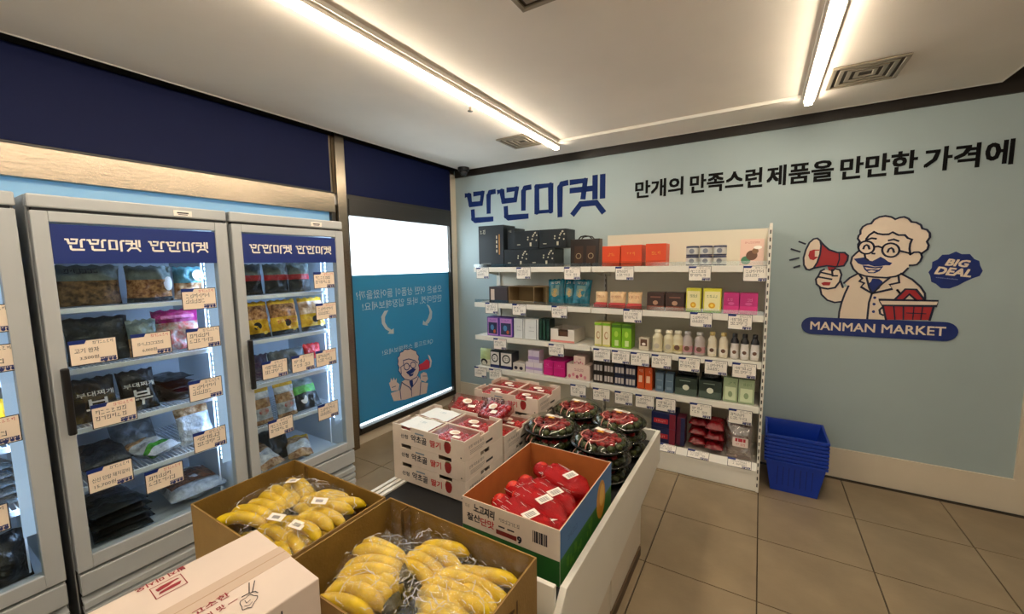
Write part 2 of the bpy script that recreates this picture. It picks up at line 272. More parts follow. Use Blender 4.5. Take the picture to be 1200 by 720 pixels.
WIN_FILL=[('coat','pale',0,[(-0.908,0.446),(-0.824,0.466),(-0.667,0.449),(-0.625,0.372),(-0.528,0.336),(-0.556,0.231),(-0.721,0.246),(-0.863,0.251),(-1.017,0.281),(-1.051,0.372),(-0.938,0.371)]),('hand','pale',0,[(-1.042,0.39),(-1.067,0.478),(-1.049,0.483),(-1.04,0.521),(-1.021,0.486),(-1.004,0.518),(-0.99,0.482),(-0.968,0.503),(-0.97,0.462),(-0.935,0.432),(-0.952,0.375)]),('hand','pale',0,[(-0.639,0.398),(-0.636,0.463),(-0.59,0.474),(-0.545,0.452),(-0.526,0.38),(-0.565,0.357)]),('head','pale',1,[(-0.914,0.53),(-0.943,0.572),(-0.931,0.602),(-0.95,0.635),(-0.94,0.67),(-0.949,0.702),(-0.919,0.722),(-0.912,0.75),(-0.875,0.751),(-0.852,0.771),(-0.808,0.759),(-0.766,0.763),(-0.73,0.74),(-0.691,0.723),(-0.681,0.689),(-0.653,0.66),(-0.663,0.628),(-0.647,0.596),(-0.666,0.568),(-0.653,0.532),(-0.664,0.491),(-0.696,0.445),(-0.784,0.431),(-0.866,0.466),(-0.904,0.507)]),('megaphone','red',2,[(-0.661,0.567),(-0.6,0.575),(-0.537,0.605),(-0.498,0.575),(-0.495,0.507),(-0.527,0.492),(-0.604,0.499),(-0.655,0.5)]),('horn','pale',3,[(-0.519,0.651),(-0.489,0.629),(-0.46,0.567),(-0.479,0.504),(-0.501,0.497),(-0.486,0.561),(-0.502,0.609)]),('moustache','navy',3,[(-0.843,0.534),(-0.792,0.543),(-0.749,0.554),(-0.701,0.532),(-0.737,0.509),(-0.78,0.498),(-0.822,0.508)]),('mouth','navy',3,[(-0.816,0.507),(-0.766,0.494),(-0.737,0.502),(-0.753,0.474),(-0.79,0.473)]),('tie','navy',3,[(-0.804,0.429),(-0.755,0.428),(-0.752,0.373),(-0.779,0.355),(-0.795,0.385)])]
WIN_LINE=[(0.008,[(-0.914,0.53),(-0.943,0.572),(-0.931,0.602),(-0.95,0.635),(-0.94,0.67),(-0.949,0.702),(-0.919,0.722),(-0.912,0.75),(-0.875,0.751),(-0.852,0.771),(-0.808,0.759),(-0.766,0.763),(-0.73,0.74),(-0.691,0.723),(-0.681,0.689),(-0.653,0.66),(-0.663,0.628),(-0.647,0.596),(-0.666,0.568),(-0.653,0.532),(-0.664,0.491),(-0.696,0.445),(-0.784,0.431),(-0.866,0.466),(-0.904,0.507)],1),(0.009,[(-0.908,0.529),(-0.91,0.602),(-0.871,0.614),(-0.874,0.66),(-0.8,0.661),(-0.716,0.626),(-0.68,0.592)],0),(0.009,[(-0.796,0.58),(-0.801,0.563),(-0.815,0.553),(-0.833,0.553),(-0.851,0.562),(-0.863,0.577),(-0.867,0.596),(-0.861,0.612),(-0.848,0.622),(-0.83,0.623),(-0.812,0.614),(-0.8,0.599)],1),(0.009,[(-0.704,0.576),(-0.71,0.561),(-0.724,0.553),(-0.743,0.553),(-0.761,0.561),(-0.774,0.576),(-0.778,0.593),(-0.772,0.607),(-0.758,0.616),(-0.74,0.616),(-0.721,0.608),(-0.708,0.593)],1),(0.009,[(-0.795,0.586),(-0.776,0.586)],0),(0.009,[(-0.908,0.446),(-0.876,0.417),(-0.802,0.361),(-0.781,0.327)],0),(0.009,[(-0.667,0.446),(-0.699,0.402),(-0.774,0.353)],0),(0.009,[(-0.779,0.355),(-0.778,0.262)],0),(0.009,[(-0.908,0.436),(-0.933,0.37),(-0.925,0.274)],0),(0.009,[(-0.64,0.376),(-0.662,0.239)],0),(0.006,[(-1.035,0.425),(-0.988,0.426)],0),(0.006,[(-0.607,0.434),(-0.546,0.419)],0)]
WIN_ARROW=[[(-1.034,1.187),(-1.084,1.184),(-1.123,1.135),(-1.119,1.067),(-1.081,1.01),(-1.033,0.981),(-1.055,0.961),(-0.98,0.949),(-0.977,1.002),(-1.008,0.993),(-1.051,1.025),(-1.082,1.076),(-1.08,1.126),(-1.053,1.165)],[(-0.508,1.196),(-0.468,1.177),(-0.427,1.107),(-0.437,1.036),(-0.487,0.989),(-0.509,0.986),(-0.497,0.962),(-0.579,0.984),(-0.568,1.03),(-0.539,1.005),(-0.494,1.043),(-0.466,1.101),(-0.476,1.146)]]
# ================================================================ SETTING
M_far = mat('rear_wall_paint', '7d746a', .8)
TS, TX, TY = .52, 2.563, -.569
fl = struct(G().box(-.1, 5.8, -6.9, .1, -.06, -.009).obj('floor', M_grout))
tile_meshes = {}
for i in range(-5, 7):
    for j in range(0, 9):
        x0 = max(-.02, TX + TS * i); x1 = min(5.75, TX + TS * (i + 1)); y1 = min(.02, TY + TS * (1 - j)); y0 = TY - TS * j
        if x1 - x0 < .03 or y1 - y0 < .03: continue
        k = (round(x1 - x0, 3), round(y1 - y0, 3))
        if k not in tile_meshes:
            tile_meshes[k] = G().box(.003, k[0] - .003, .003, k[1] - .003, -.0085, 0).mesh('tile', M_tile)
        link('tile', tile_meshes[k], fl, (x0, y0, 0))
G().box(-.1, 5.8, -6.9, TY - TS * 8, -.009, -.0005).obj('rear_tiles', M_tile, fl)
struct(G().box(-.1, 5.8, 0, .12, 0, 2.95).obj('wall_back', M_wall))
struct(G().box(5.7, 5.8, -6.8, .0, 0, 2.95).obj('wall_right', M_far))
rw = G(); rw.box(-.1, .9, -6.9, -6.8, 0, 2.95); rw.box(4.9, 5.8, -6.9, -6.8, 0, 2.95); rw.box(.9, 4.9, -6.9, -6.8, 0, .1); rw.box(.9, 4.9, -6.9, -6.8, 2.4, 2.95)
struct(rw.obj('wall_rear', M_far))
# left wall: opaque pieces around the two glazed openings
lw = G(); lw.box(-.12, 0, -6.8, -4.3, 0, 2.75); lw.box(-.12, 0, -4.3, 0, 0, .10); lw.box(-.12, 0, -4.3, 0, 2.2, 2.75); lw.box(-.12, 0, -1.57, -1.47, 0, 2.75); lw.box(-.12, 0, -.12, .0, 0, 2.75)
struct(lw.obj('wall_left', M_offw))
CZ = 2.65
# ceiling with a shallow raised tray between the two light strips, higher bay on the far right
cg = G(); cg.box(.163, 1.49, -6.8, -.06, CZ, 2.70); cg.box(3.205, 4.19, -6.8, -.06, CZ, 2.70); cg.box(1.49, 3.205, -.42, -.06, CZ, 2.70); cg.box(1.49, 3.205, -6.8, -.42, CZ + .018, 2.70)
ceil = struct(cg.obj('ceiling', M_ceil))
G().box(4.19, 5.8, -6.8, .12, 2.90, 2.98).obj('raised_bay', M_ceil, ceil)
G().box(-.1, 4.19, -6.8, .12, 2.90, 2.98).obj('dark_void', M_blkm, ceil)
for a_ in ((.155, .163, -6.7, -.052), (4.19, 4.198, -6.7, -.052)): G().box(*a_, CZ - .003, 2.70).obj('edge_trim', M_white, ceil)
G().box(.163, 4.19, -.06, -.052, CZ - .003, 2.70).obj('edge_trim', M_white, ceil)
cr = G(); cr.box(1.49, 3.205, -.424, -.42, CZ - .004, CZ + .0175); cr.box(1.49, 1.494, -6.7, -.424, CZ - .004, CZ + .0175); cr.obj('tray_edge', M_white, ceil)
struct(G().box(0.03, 5.7, -.02, 0, 2.585, 2.90).obj('trim_1', M_dark))
struct(G().box(.03, 5.7, -.014, 0, 0, .225).obj('baseboard_back', M_offw, bevel=.003))
struct(G().box(4.45, 4.62, -.02, 0, .226, 2.584).obj('trim_4', M_offw))
struct(G().box(.0, .02, -.095, -.001, 0, 2.62).obj('trim_3', M_offw))
struct(G().box(0, .02, -6.7, -.0, 2.665, 2.90).obj('trim_2', M_blkm))
# navy sign panels, steel beam and post
def panel(name, g, m, label, cat, bevel=.002): return tag(g.obj(name, m, bevel=bevel), label, cat)
panel('sign_panel', G().box(0, .03, -4.6, -1.6, 2.215, 2.66), M_navyp, 'long plain navy blue panel above the glass door freezers', 'panel')
panel('sign_panel', G().box(0, .03, -1.465, -.105, 2.215, 2.66), M_navyp, 'short plain navy blue panel above the frosted window in the corner', 'panel')
bm = tag(G().box(0, .045, -4.6, -1.58, 2.05, 2.2).obj('steel_beam', M_steel, bevel=.003), 'brushed steel beam running above the freezers under the navy panel', 'beam')
G().box(0, .035, -4.6, -1.58, 2.2, 2.213).obj('shadow_gap', M_blk, bm)
struct(G().box(0, .06, -1.565, -1.48, .0, 2.69).obj('trim_7', M_steel, bevel=.003))
# windows
def window(name, y0, y1, z0, z1):
    w = struct(link(name, None)); g = G(); t = .035
    g.box(-.03, .03, y0, y1, z1 - t, z1); g.box(-.03, .03, y0, y1, z0, z0 + t); g.box(-.03, .03, y0, y0 + t, z0 + t, z1 - t); g.box(-.03, .03, y1 - t, y1, z0 + t, z1 - t)
    g.obj('window_frame', M_frame, w, bevel=.002); return w
w1 = window('window_1', -1.48, -.10, .10, 2.215)
G().box(-.02, .04, -1.445, -.135, 2.04, 2.18).obj('transom', M_frame, w1, bevel=.002)
G().box(-.02, .05, -1.445, -.135, .136, .165).obj('window_sill', M_frame, w1)
M_frost = mat('frosted_glass', 'f4f8fa', .4, translucent=.93)
M_filmb = mat('blue_window_film', '348db4', .3, translucent=.16, spec=.6)
G().box(-.012, -.006, -1.445, -.135, 1.53, 2.04).obj('frosted_pane', M_frost, w1)
G().box(-.012, -.006, -1.445, -.135, .165, .188).obj('frosted_pane', M_frost, w1)
G().box(-.012, -.006, -1.445, -.135, .188, 1.53).obj('blue_film', M_filmb, w1)
w2 = window('window_2', -4.3, -1.57, .10, 2.12)
M_frostb = mat('pale_blue_pane', 'a4d2ea', .4, translucent=.18)
G().box(-.012, -.006, -4.265, -1.605, .135, 1.6).obj('blue_film', M_filmb, w2)
G().box(-.012, -.006, -4.265, -1.605, 1.6, 2.085).obj('pale_blue_pane', M_frostb, w2)
# unseen glazed front, added behind the viewer to brighten the ceiling with daylight
w3 = struct(link('added_fill_window', None))
g = G(); g.box(.9, 4.9, -6.87, -6.83, .1, .16); g.box(.9, 4.9, -6.87, -6.83, 2.34, 2.4)
for x_ in (.9, 2.2, 3.5, 4.84): g.box(x_, x_ + .06, -6.87, -6.83, .16, 2.34)
g.obj('window_frame', M_frame, w3); G().box(.9, 4.9, -6.853, -6.848, .16, 2.34).obj('frosted_pane', mat('tinted_frost', 'ccc4b8', .4, translucent=.8), w3)
# lettering and emblem on the window film, readable from the street
wd = tag(link('window_sticker', None), 'white mirrored lettering and waving grandfather figure on blue window film', 'sticker')
M_wlet = mat('window_white', 'd7dde0', .5, translucent=.35); M_pale = mat('window_pale', 'e6d2cc', .5, translucent=.2); M_wred = mat('window_red', 'c8324a', .5)
WX = -.0045
text('오늘은 어떤 상품이 들어왔을까?', 1.13, .082, M_wlet, wd, (WX, -.825, 1.352), FX, mirror=True, bold=.015)
text('만만마켓, 바로 입장해보세요!', 1.06, .082, M_wlet, wd, (WX, -.80, 1.245), FX, mirror=True, bold=.015)
text('QR코드를 스캔해보세요!', .70, .06, M_wlet, wd, (WX, -.78, .785), FX, mirror=True, bold=.015)
def poly_decal(name, pts, m, parent, axis, off, sgn):
    g = G(); g.prism(pts, off, off + sgn * .0006, axis); return g.obj(name, m, parent)
WCOL = {'pale': M_pale, 'red': M_wred, 'navy': M_navy}
for nm, c, lay, pts in WIN_FILL: poly_decal(nm, pts, WCOL[c], wd, 'x', WX + .0008 * lay, 1)
g = G()
for w_, pts, cl in WIN_LINE:
    for q in ribbon(pts, w_, cl): g.prism([tuple(p) for p in q], WX + .003, WX + .0034, 'x')
g.obj('outline', M_navy, wd)
for pts in WIN_ARROW: poly_decal('arrow', pts, M_wlet, wd, 'x', WX, 1)
# wall wordmark, slogan, emblem, badge
lg = tag(link('wall_wordmark', None, None, (.96, -.002, 2.243), FW), 'large navy Korean shop name lettering at the left end of the wall', 'sign')
g0 = logo_geo(1.62, .052); g = G()
g.v = g0.v; g.f = g0.f; g.m = g0.m
o = g.obj('lettering', mat('wordmark_navy', '12285f', .8, spec=.2), lg)
sm = o.modifiers.new('thick', 'SOLIDIFY'); sm.thickness = .006; sm.offset = 1
sl = tag(link('wall_slogan', None, None, (3.172, -.003, 2.25), FW), 'long black Korean slogan lettering high on the pale blue wall', 'sign')
for wd_, xa, xb in (('만개의', 2.052, 2.442), ('만족스런', 2.50, 3.005), ('제품을', 3.04, 3.435), ('만만한', 3.478, 3.868), ('가격에', 3.905, 4.29)):
    text(wd_, xb - xa, .142, mat('slogan_black', '0c0c0e', .8, spec=.2), sl, ((xa + xb) / 2 - 3.172, 0, 0), None, bold=.035)
em = tag(link('wall_emblem', None), 'cartoon grandfather with red megaphone and basket above navy name banner', 'emblem')
ECOL = {'cream': M_cream, 'red': mat('emblem_red', 'a8232b', .5), 'navy': M_navy}
for nm, c, lay, pts in EMB_FILL: poly_decal(nm, pts, ECOL[c], em, 'y', -.001 - .0012 * lay, -1)
g = G()
for w_, pts, cl in EMB_LINE:
    for q in ribbon(pts, w_, cl): g.prism([tuple(p) for p in q], -.0062, -.0068, 'y')
g.obj('outline', mat('emblem_outline', '131a38', .5), em)
bn = [(3.372 + .0635 * math.cos(a), 1.1305 + .0635 * math.sin(a)) for a in [HP + PI * i / 10 for i in range(11)]] + [(4.075 + .0635 * math.cos(a), 1.139 + .0635 * math.sin(a)) for a in [-HP + PI * i / 10 for i in range(11)]]
bo = poly_decal('banner', bn, M_navy, em, 'y', -.007, -1)
text('MANMAN MARKET', .715, .058, M_cream, em, (3.722, -.0085, 1.136), (HP, -.012, 0), bold=.02)
bg = tag(link('wall_badge', None), 'navy scalloped sticker reading BIG DEAL right of the cartoon emblem', 'sign')
poly_decal('badge_shape', EMB_BADGE, M_navy, bg, 'y', -.001, -1)
text('BIG', .108, .042, M_cream, bg, (4.104, -.003, 1.586), (HP, .13, 0), bold=.05, shear=.25)
text('DEAL', .165, .046, M_cream, bg, (4.088, -.003, 1.53), (HP, .13, 0), bold=.05, shear=.25)
g = G(); rr = random.Random(3)
for i in range(14): x = -.05 + i * .0075; rect(g, x, -.003, x + .0055, .003 * rr.random() + .001)
g.obj('fine_print', mat('faint_print', '7480b0', .5), bg, loc=(4.06, -.003, 1.487), rot=(HP, .13, 0))

# ceiling fittings
M_lamp = mat('lamp_diffuser', 'ffe2b8', .4)
_b = M_lamp.node_tree.nodes['Principled BSDF']; _b.inputs['Emission Color'].default_value = (1, .86, .68, 1); _b.inputs['Emission Strength'].default_value = LAMP
def strip_light(x, y1, label):
    t = thing('strip_light', label, 'light', (x, y1, CZ))
    G().box(-.030, .030, -4.3, 0, -.018, 0).obj('mounting_rail', M_white, t)
    G().box(-.019, .019, -4.3, .0, -.036, -.018).obj('diffuser', M_lamp, t, bevel=.006)
    G().box(-.021, .021, 0, .005, -.037, -.016).obj('end_cap', M_white, t)
strip_light(1.44, -.33, 'long glowing strip light on the left side of the ceiling')
strip_light(3.245, -.36, 'long glowing strip light on the right side of the ceiling')
M_vent = mat('vent_metal', '9a8f7c', .4, .3)
def vent(x, y, label):
    t = thing('ceiling_vent', label, 'vent', (x, y, CZ), group='square ceiling vents')
    G().box(-.155, .155, -.155, .155, -.003, -.0005).obj('backing', mat('vent_dark', '4a4136', .7), t)
    for k in range(4):
        a = .16 - k * .037; b = a - .02; z = -.012 + k * .0015
        g = G(); g.box(-a, a, -a, -b, z, -.003); g.box(-a, a, b, a, z, -.003); g.box(-a, -b, -b, b, z, -.003); g.box(b, a, -b, b, z, -.003)
        g.obj('vent_frame', M_vent, t, bevel=.002)
vent(3.475, -.665, 'square ceiling vent right of the right strip light')
vent(1.255, -.625, 'small looking square ceiling vent beside far end of left strip light')
vent(2.31, -2.33, 'ceiling vent cut off by the top edge between both strip lights')
t = thing('security_camera', 'small black dome camera in the ceiling corner beside the wordmark', 'camera', (.25, -.14, CZ - .01))
g = G(); g.lathe([(.062, .009), (.062, -.02), (.05, -.028)], 20); g.obj('base', M_blk, t)
g = G(); g.lathe([(.046, -.026), (.044, -.05), (.03, -.068), (.01, -.076)], 20); g.obj('dome', mat('dome_smoke', '2c2c30', .1), t, smooth=True)
t = thing('sprinkler', 'tiny ceiling sprinkler left of the left strip light', 'sprinkler', (1.345, -1.465, CZ))
g = G(); g.lathe([(.03, 0), (.03, -.004)], 14); g.obj('plate', M_white, t)
g = G(); g.lathe([(.008, -.004), (.008, -.025), (.018, -.027), (.018, -.03)], 10); g.obj('nozzle', M_steel, t)

# ================================================================ FREEZERS
def scribble(w, h, seed, rows=2):
    """pen strokes like quick handwriting"""
    r = random.Random(seed); g = G(); lh = h / rows
    for k in range(rows):
        x = -w / 2 + r.random() * w * .1; y = h / 2 - lh * (k + .5)
        while x < w / 2 - .008:
            cw = lh * .62
            if r.random() < .85:
                q_ = lambda: (r.random() - .5) * lh * .12
                st_ = [((x, y + lh * .26 + q_()), (x + cw * .45, y + lh * .26 + q_())), ((x + cw * .7, y + lh * .38 + q_()), (x + cw * .7, y - lh * .3 + q_())), ((x + q_(), y - lh * .25 + q_()), (x + cw * .6, y - lh * .28 + q_())), ((x + cw * .3, y + lh * .2), (x + cw * .1, y - lh * .05 + q_()))]
                for a, b in r.sample(st_, r.choice((2, 3, 4))):
                    for q in ribbon([a, b], lh * .085): g.add([(p[0], p[1], 0) for p in q], [(0, 1, 2, 3)])
            x += cw * 1.05
    return g
SCR = {}
def price_card(label, loc, rot, kind='white', seed=0, w=.14, h=.10, group=None, red=False, lines=None):
    t = thing('price_card', label, 'price card', loc, group=group, rot=rot)
    k = ('b', w, h)
    if k not in SCR: SCR[k] = G().box(-w / 2, w / 2, -h / 2, h / 2, 0, .0012).mesh('border', M_ink)
    link('border', SCR[k], t)
    k = ('f', w, h, kind)
    if k not in SCR: SCR[k] = G().box(-w / 2 + .003, w / 2 - .003, -h / 2 + .003, h / 2 - .003, .0012, .0018).mesh('card_face', M_paper if kind == 'white' else M_papert)
    link('card_face', SCR[k], t)
    k = ('t', w, h)
    if k not in SCR:
        g = G(); g.prism([(-w / 2, h / 2), (-w / 2, h / 2 - .015), (-w / 2 + w * .32, h / 2 - .015), (-w / 2 + w * .37, h / 2)], .0018, .0026); SCR[k] = g.mesh('title_tab', M_navy)
    link('title_tab', SCR[k], t)
    k = ('e', w, h)
    if k not in SCR:
        g = G(); g.add([(q[0] + w * .28, q[1] - h * .33, .0026) for q in logo_geo(w * .34, .075).v], logo_geo(w * .34, .075).f)
        for dx, r_ in ((.14, .05), (.22, .07), (.33, .055), (.42, .06)): disc(g, w * dx, -h * .40, h * r_, .0024, 8)
        SCR[k] = g.mesh('shop_mark', mat('card_mark', '2a3570', .5))
    link('shop_mark', SCR[k], t)
    if lines:
        for n, (s, lx, ly, lw_, lh_, c) in enumerate(lines):
            text(s, lw_, lh_, M_red if c else M_ink, t, (lx, ly, .0026), None, name='handwriting', bold=.005)
    else:
        k = ('s', seed % 5, w, h)
        if k not in SCR:
            g = scribble(w * .72, h * .5, seed % 5 + 10, 2); g.v = [(x - .008, y + .002, .0026) for x, y, z in g.v]; SCR[k] = g.mesh('handwriting', M_ink)
        link('handwriting', SCR[k], t)
    k = ('r', red, w, h)
    if k not in SCR:
        g = scribble(w * .5, h * .16, 77, 1); g.v = [(x + w * .2, y + h * .36, .0026) for x, y, z in g.v]; SCR[k] = g.mesh('heading_writing', M_red if red else M_ink)
    link('heading_writing', SCR[k], t)
    return t

M_led = mat('freezer_led', 'cfe4ff', .4, emis=LED)
M_alu = mat('shelf_alu', 'eef4fa', .3)
FR = [(-4.035, -3.378), (-3.352, -2.703), (-2.688, -2.043)]
FSH = [.71, .96, 1.21, 1.46]
def freezer(y0, y1, label):
    w = y1 - y0
    t = thing('display_freezer', label, 'freezer', (0, y0, 0), group='white glass door freezers')
    g = G(); x0, x1 = .06, .70
    g.box(x0, x1, 0, .03, .10, 1.895); g.box(x0, x1, w - .03, w, .10, 1.895); g.box(x0, x1, .03, w - .03, 1.80, 1.895); g.box(x0, x1, .03, w - .03, .10, .40); g.box(x0, x0 + .04, .03, w - .03, .40, 1.80)
    g.obj('cabinet', M_fridge, t, bevel=.004)
    g = G(); g.box(.10, .105, .03, w - .03, .40, 1.80); g.box(.105, .69, .0305, .034, .40, 1.80); g.box(.105, .69, w - .034, w - .0305, .40, 1.80); g.box(.105, .69, .034, w - .034, .4, .404)
    g.obj('liner', M_liner, t)
    G().box(.70, .745, 0, w, 1.846, 1.895).obj('top_fascia', M_fridge, t, bevel=.006)
    G().box(.70, .735, .012, w - .012, 1.834, 1.846).obj('fascia_gap', M_gasket, t)
    G().box(.7455, .747, w * .67, w * .67 + .07, 1.853, 1.878).obj('name_plate', M_paper, t)
    g = G(); rect(g, -.022, -.003, .022, .003); rect(g, -.018, -.009, .018, -.006); g.obj('plate_print', M_ink, t, loc=(.7475, w * .67 + .035, 1.867), rot=FX)
    # door
    z0, z1 = .40, 1.834; a, b = .048, w - .056
    g = G(); g.box(.705, .75, 0.003, a, z0, z1); g.box(.705, .75, b, w - .003, z0, z1); g.box(.705, .75, a, b, 1.795, z1); g.box(.705, .75, a, b, z0, .455)
    d = g.obj('door', M_fridge, t, bevel=.003)
    G().box(.738, .741, a, b, .455, 1.795).obj('glass_pane', M_glass, d)
    G().box(.742, .744, a + .001, b - .001, 1.638, 1.788).obj('header_sign', M_navy, d)
    lm = logo_geo(.224, .050).mesh('header_lettering', M_paper)
    for s in (.27, .73): link('header_lettering', lm, d, (.7448, a + (b - a) * s, 1.712), FX)
    g = G(); g.box(.75, .77, .026, .042, 1.205, 1.232); g.box(.75, .77, .026, .042, .985, 1.012); g.obj('handle_bracket', M_fridge, d)
    G().box(.765, .785, .022, .046, .975, 1.24).obj('handle', M_blk, d, bevel=.006)
    # lower grille with slanted slats
    G().box(.70, .715, .004, w - .004, .10, .396).obj('grille_backing', M_gasket, t)
    for k in range(4):
        z = .115 + k * .042
        G().add([(.714, .008, z + .03), (.752, .008, z), (.752, .008, z + .026), (.714, .008, z + .042), (.714, w - .008, z + .03), (.752, w - .008, z), (.752, w - .008, z + .026), (.714, w - .008, z + .042)],
                [(0, 1, 2, 3), (7, 6, 5, 4), (0, 4, 5, 1), (1, 5, 6, 2), (2, 6, 7, 3), (3, 7, 4, 0)]).obj('slat', M_fridge, t)
    G().box(.714, .752, .006, w - .006, .30, .388).obj('lower_panel', M_fridge, t, bevel=.004)
    for z in FSH:
        g = G(); g.box(.648, .66, .036, w - .036, z - .022, z); s = g.obj('shelf', M_alu, t, bevel=.002)
        g = G()
        n = 34
        for i in range(n):
            y = .05 + (w - .1) * i / (n - 1); g.box(.12, .65, y - .0018, y + .0018, z - .008, z - .003)
        for x in (.2, .42): g.box(x, x + .005, .04, w - .04, z - .013, z - .008)
        g.obj('wire_rods', M_alu, s)
    # LED bar made of stacked lenses, near the right jamb
    g = G(); z = .62
    while z < 1.78: g.box(.655, .674, w - .080, w - .036, z, z + .012); z += .024
    o = g.obj('led_lenses', M_led, t); o['kind'] = 'stuff'
    G().box(.672, .678, w - .084, w - .034, .60, 1.79).obj('led_channel', mat('led_channel', 'b4cce8', .4, emis=.6), t)
    G().box(.60, .606, w - .075, w - .069, .42, 1.79).obj('rack_rod', M_alu, t)
    for sx in (.1, .62):
        for sy in (.04, w - .08): G().box(sx, sx + .04, sy, sy + .04, 0, .10).obj('foot', M_gasket, t)
    return t
freezer(*FR[0], 'white glass door freezer cut off at the left edge of the picture')
freezer(*FR[1], 'middle white glass door freezer with two shop names on its header')
freezer(*FR[2], 'rightmost white glass door freezer standing beside the frosted window')
# price cards stuck on the freezer doors
CX = .7415
cards = [(-2.847, 1.469, 1, 'price card topmost right on middle freezer door, red heading', None),
 (-3.225, 1.286, 0, 'price card reading 고기 완자 at left of middle freezer second shelf', [('고기 완자', -.02, .008, .07, .02, 0), ('3,500원', -.015, -.022, .055, .015, 0)]),
 (-3.041, 1.284, 1, 'price card reading 6,000원 in the centre of middle freezer door', [('~print', -.005, .004, .10, .014, 0), ('6,000원', -.01, -.024, .05, .015, 0)]),
 (-2.844, 1.279, 0, 'price card at right end of middle freezer second shelf', None),
 (-3.186, 1.017, 1, 'price card covering the black bags on middle freezer third shelf', None),
 (-2.855, 1.028, 0, 'price card at right end of middle freezer third shelf', None),
 (-2.857, .774, 0, 'price card below the white bags at right of middle freezer', None),
 (-3.220, .754, 0, 'price card reading 15,700원 low on the left of middle freezer door', [('신선 단밥 돼지갈비', 0, .002, .115, .018, 0), ('15,700원', -.02, -.026, .065, .016, 0)]),
 (-3.046, .666, 1, 'lowest price card in the centre of middle freezer door', None),
 (-2.188, 1.531, 1, 'topmost price card on the rightmost freezer door', None),
 (-2.187, 1.340, 1, 'price card beside the yellow bags on rightmost freezer', None),
 (-2.521, 1.050, 0, 'left of three price cards in a row on rightmost freezer', None),
 (-2.357, 1.049, 0, 'middle of three price cards in a row on rightmost freezer', None),
 (-2.207, 1.050, 1, 'red edged right one of three price cards in a row on rightmost freezer', None),
 (-2.512, .714, 0, 'price card over the brown snack bags low on rightmost freezer', None),
 (-2.215, .712, 0, 'price card at lower right of rightmost freezer door', None),
 (-3.492, 1.447, 0, 'topmost price card on the freezer at the left picture edge', None),
 (-3.494, 1.305, 0, 'second price card from top on the leftmost freezer', None),
 (-3.508, 1.045, 1, 'third price card from top on the leftmost freezer, red heading', None),
 (-3.563, .732, 0, 'lowest price card on the leftmost freezer', None)]
for n, (y, z, red, lab, lines) in enumerate(cards):
    price_card(lab, (CX, y, z), FX, 'tan', n, red=bool(red), lines=lines)

# ---- pillow bags
def pillow_z(u, v, d): return d / 2 * max(0, 1 - abs(2 * u - 1) ** 2.6) ** .55 * max(0, 1 - abs(2 * v - 1) ** 2.8) ** .55
def pillow(w, h, d, zones, seed=0, crumple=.1, nx=14, ny=16, flat=False):
    """crumpled pouch standing in its local x-z plane facing -y; zones = [(top fraction, material)]"""
    r = random.Random(seed); vs = []
    off = Vector((r.random() * 9, r.random() * 9, r.random() * 9))
    for side in (1, -1):
        for j in range(ny + 1):
            for i in range(nx + 1):
                u, v = i / nx, j / ny
                edge = (0 if i in (0, nx) or j in (0, ny) else 1)
                z = pillow_z(u, v, d) * side
                nz = noise.noise(Vector((u * w * 22, v * h * 22, side * 3)) + off) * d * crumple * 2 * edge
                pin = 1 - .05 * math.sin(PI * v)
                vs.append(((u - .5) * w * pin, -(z + nz * side), v * h + (.004 * math.sin(u * 25 + seed) if j == ny else 0)))
    fs = []; ms = []; W_ = nx + 1; B = W_ * (ny + 1)
    mats = [z[1] for z in zones]
    for j in range(ny):
        k = next((q for q, zz in enumerate(zones) if (j + .5) / ny <= zz[0]), len(zones) - 1)
        for i in range(nx):
            a = j * W_ + i
            fs.append((a, a + 1, a + 1 + W_, a + W_)); ms.append(k)
            fs.append((B + a, B + a + W_, B + a + 1 + W_, B + a + 1)); ms.append(k)
    g = G(); g.v = vs; g.f = fs; g.m = ms
    return g, mats
def bag(name, label, cat, loc, w, h, d, zones, rot=(0, 0, 0), group=None, seed=0, crumple=.1, prints=()):
    t = thing(name, label, cat, loc, rot=rot, group=group)
    g, mats = pillow(w, h, d, zones, seed, crumple); g.obj('pouch', mats, t, smooth=True)
    for (kind, u0, v0, u1, v1, m, *s) in prints:
        cx, cz = ((u0 + u1) / 2 - .5) * w, (v0 + v1) / 2 * h
        ww, hh = (u1 - u0) * w, (v1 - v0) * h
        def bend(x, y): return pillow_z(min(1, max(0, (x + cx) / w + .5)), min(1, max(0, (y + cz) / h)), d) * (1 + crumple) + .0025
        if kind == 't': text(s[0], ww, hh, m, t, (cx, 0, cz), FW, bend=bend)
        else:
            gg = G(); n = 6
            if kind == 'r':
                vs = [(-ww / 2 + ww * i / n, -hh / 2 + hh * j / n) for j in range(n + 1) for i in range(n + 1)]
                gg.add([(x, y, bend(x, y)) for x, y in vs], [(j * (n + 1) + i, j * (n + 1) + i + 1, (j + 1) * (n + 1) + i + 1, (j + 1) * (n + 1) + i) for j in range(n) for i in range(n)])
            else:
                vs = [(ww / 2 * q * math.cos(a * PI / 8), hh / 2 * q * math.sin(a * PI / 8)) for q in (.01, .5, 1) for a in range(16)]
                gg.add([(x, y, bend(x, y)) for x, y in vs], [(q * 16 + a, q * 16 + (a + 1) % 16, (q + 1) * 16 + (a + 1) % 16, (q + 1) * 16 + a) for q in range(2) for a in range(16)])
            gg.obj({'r': 'printed_panel', 'c': 'printed_circle'}[kind], m, t, loc=(cx, 0, cz), rot=FW)
    return t
K = lambda h_, **k: mat('bagcol_' + h_, h_, .2, noise_amt=k.pop('na', .3), scale=k.pop('sc', 30), bump=.8, bscale=50, **k)
RX = HP   # bags in freezers face +x
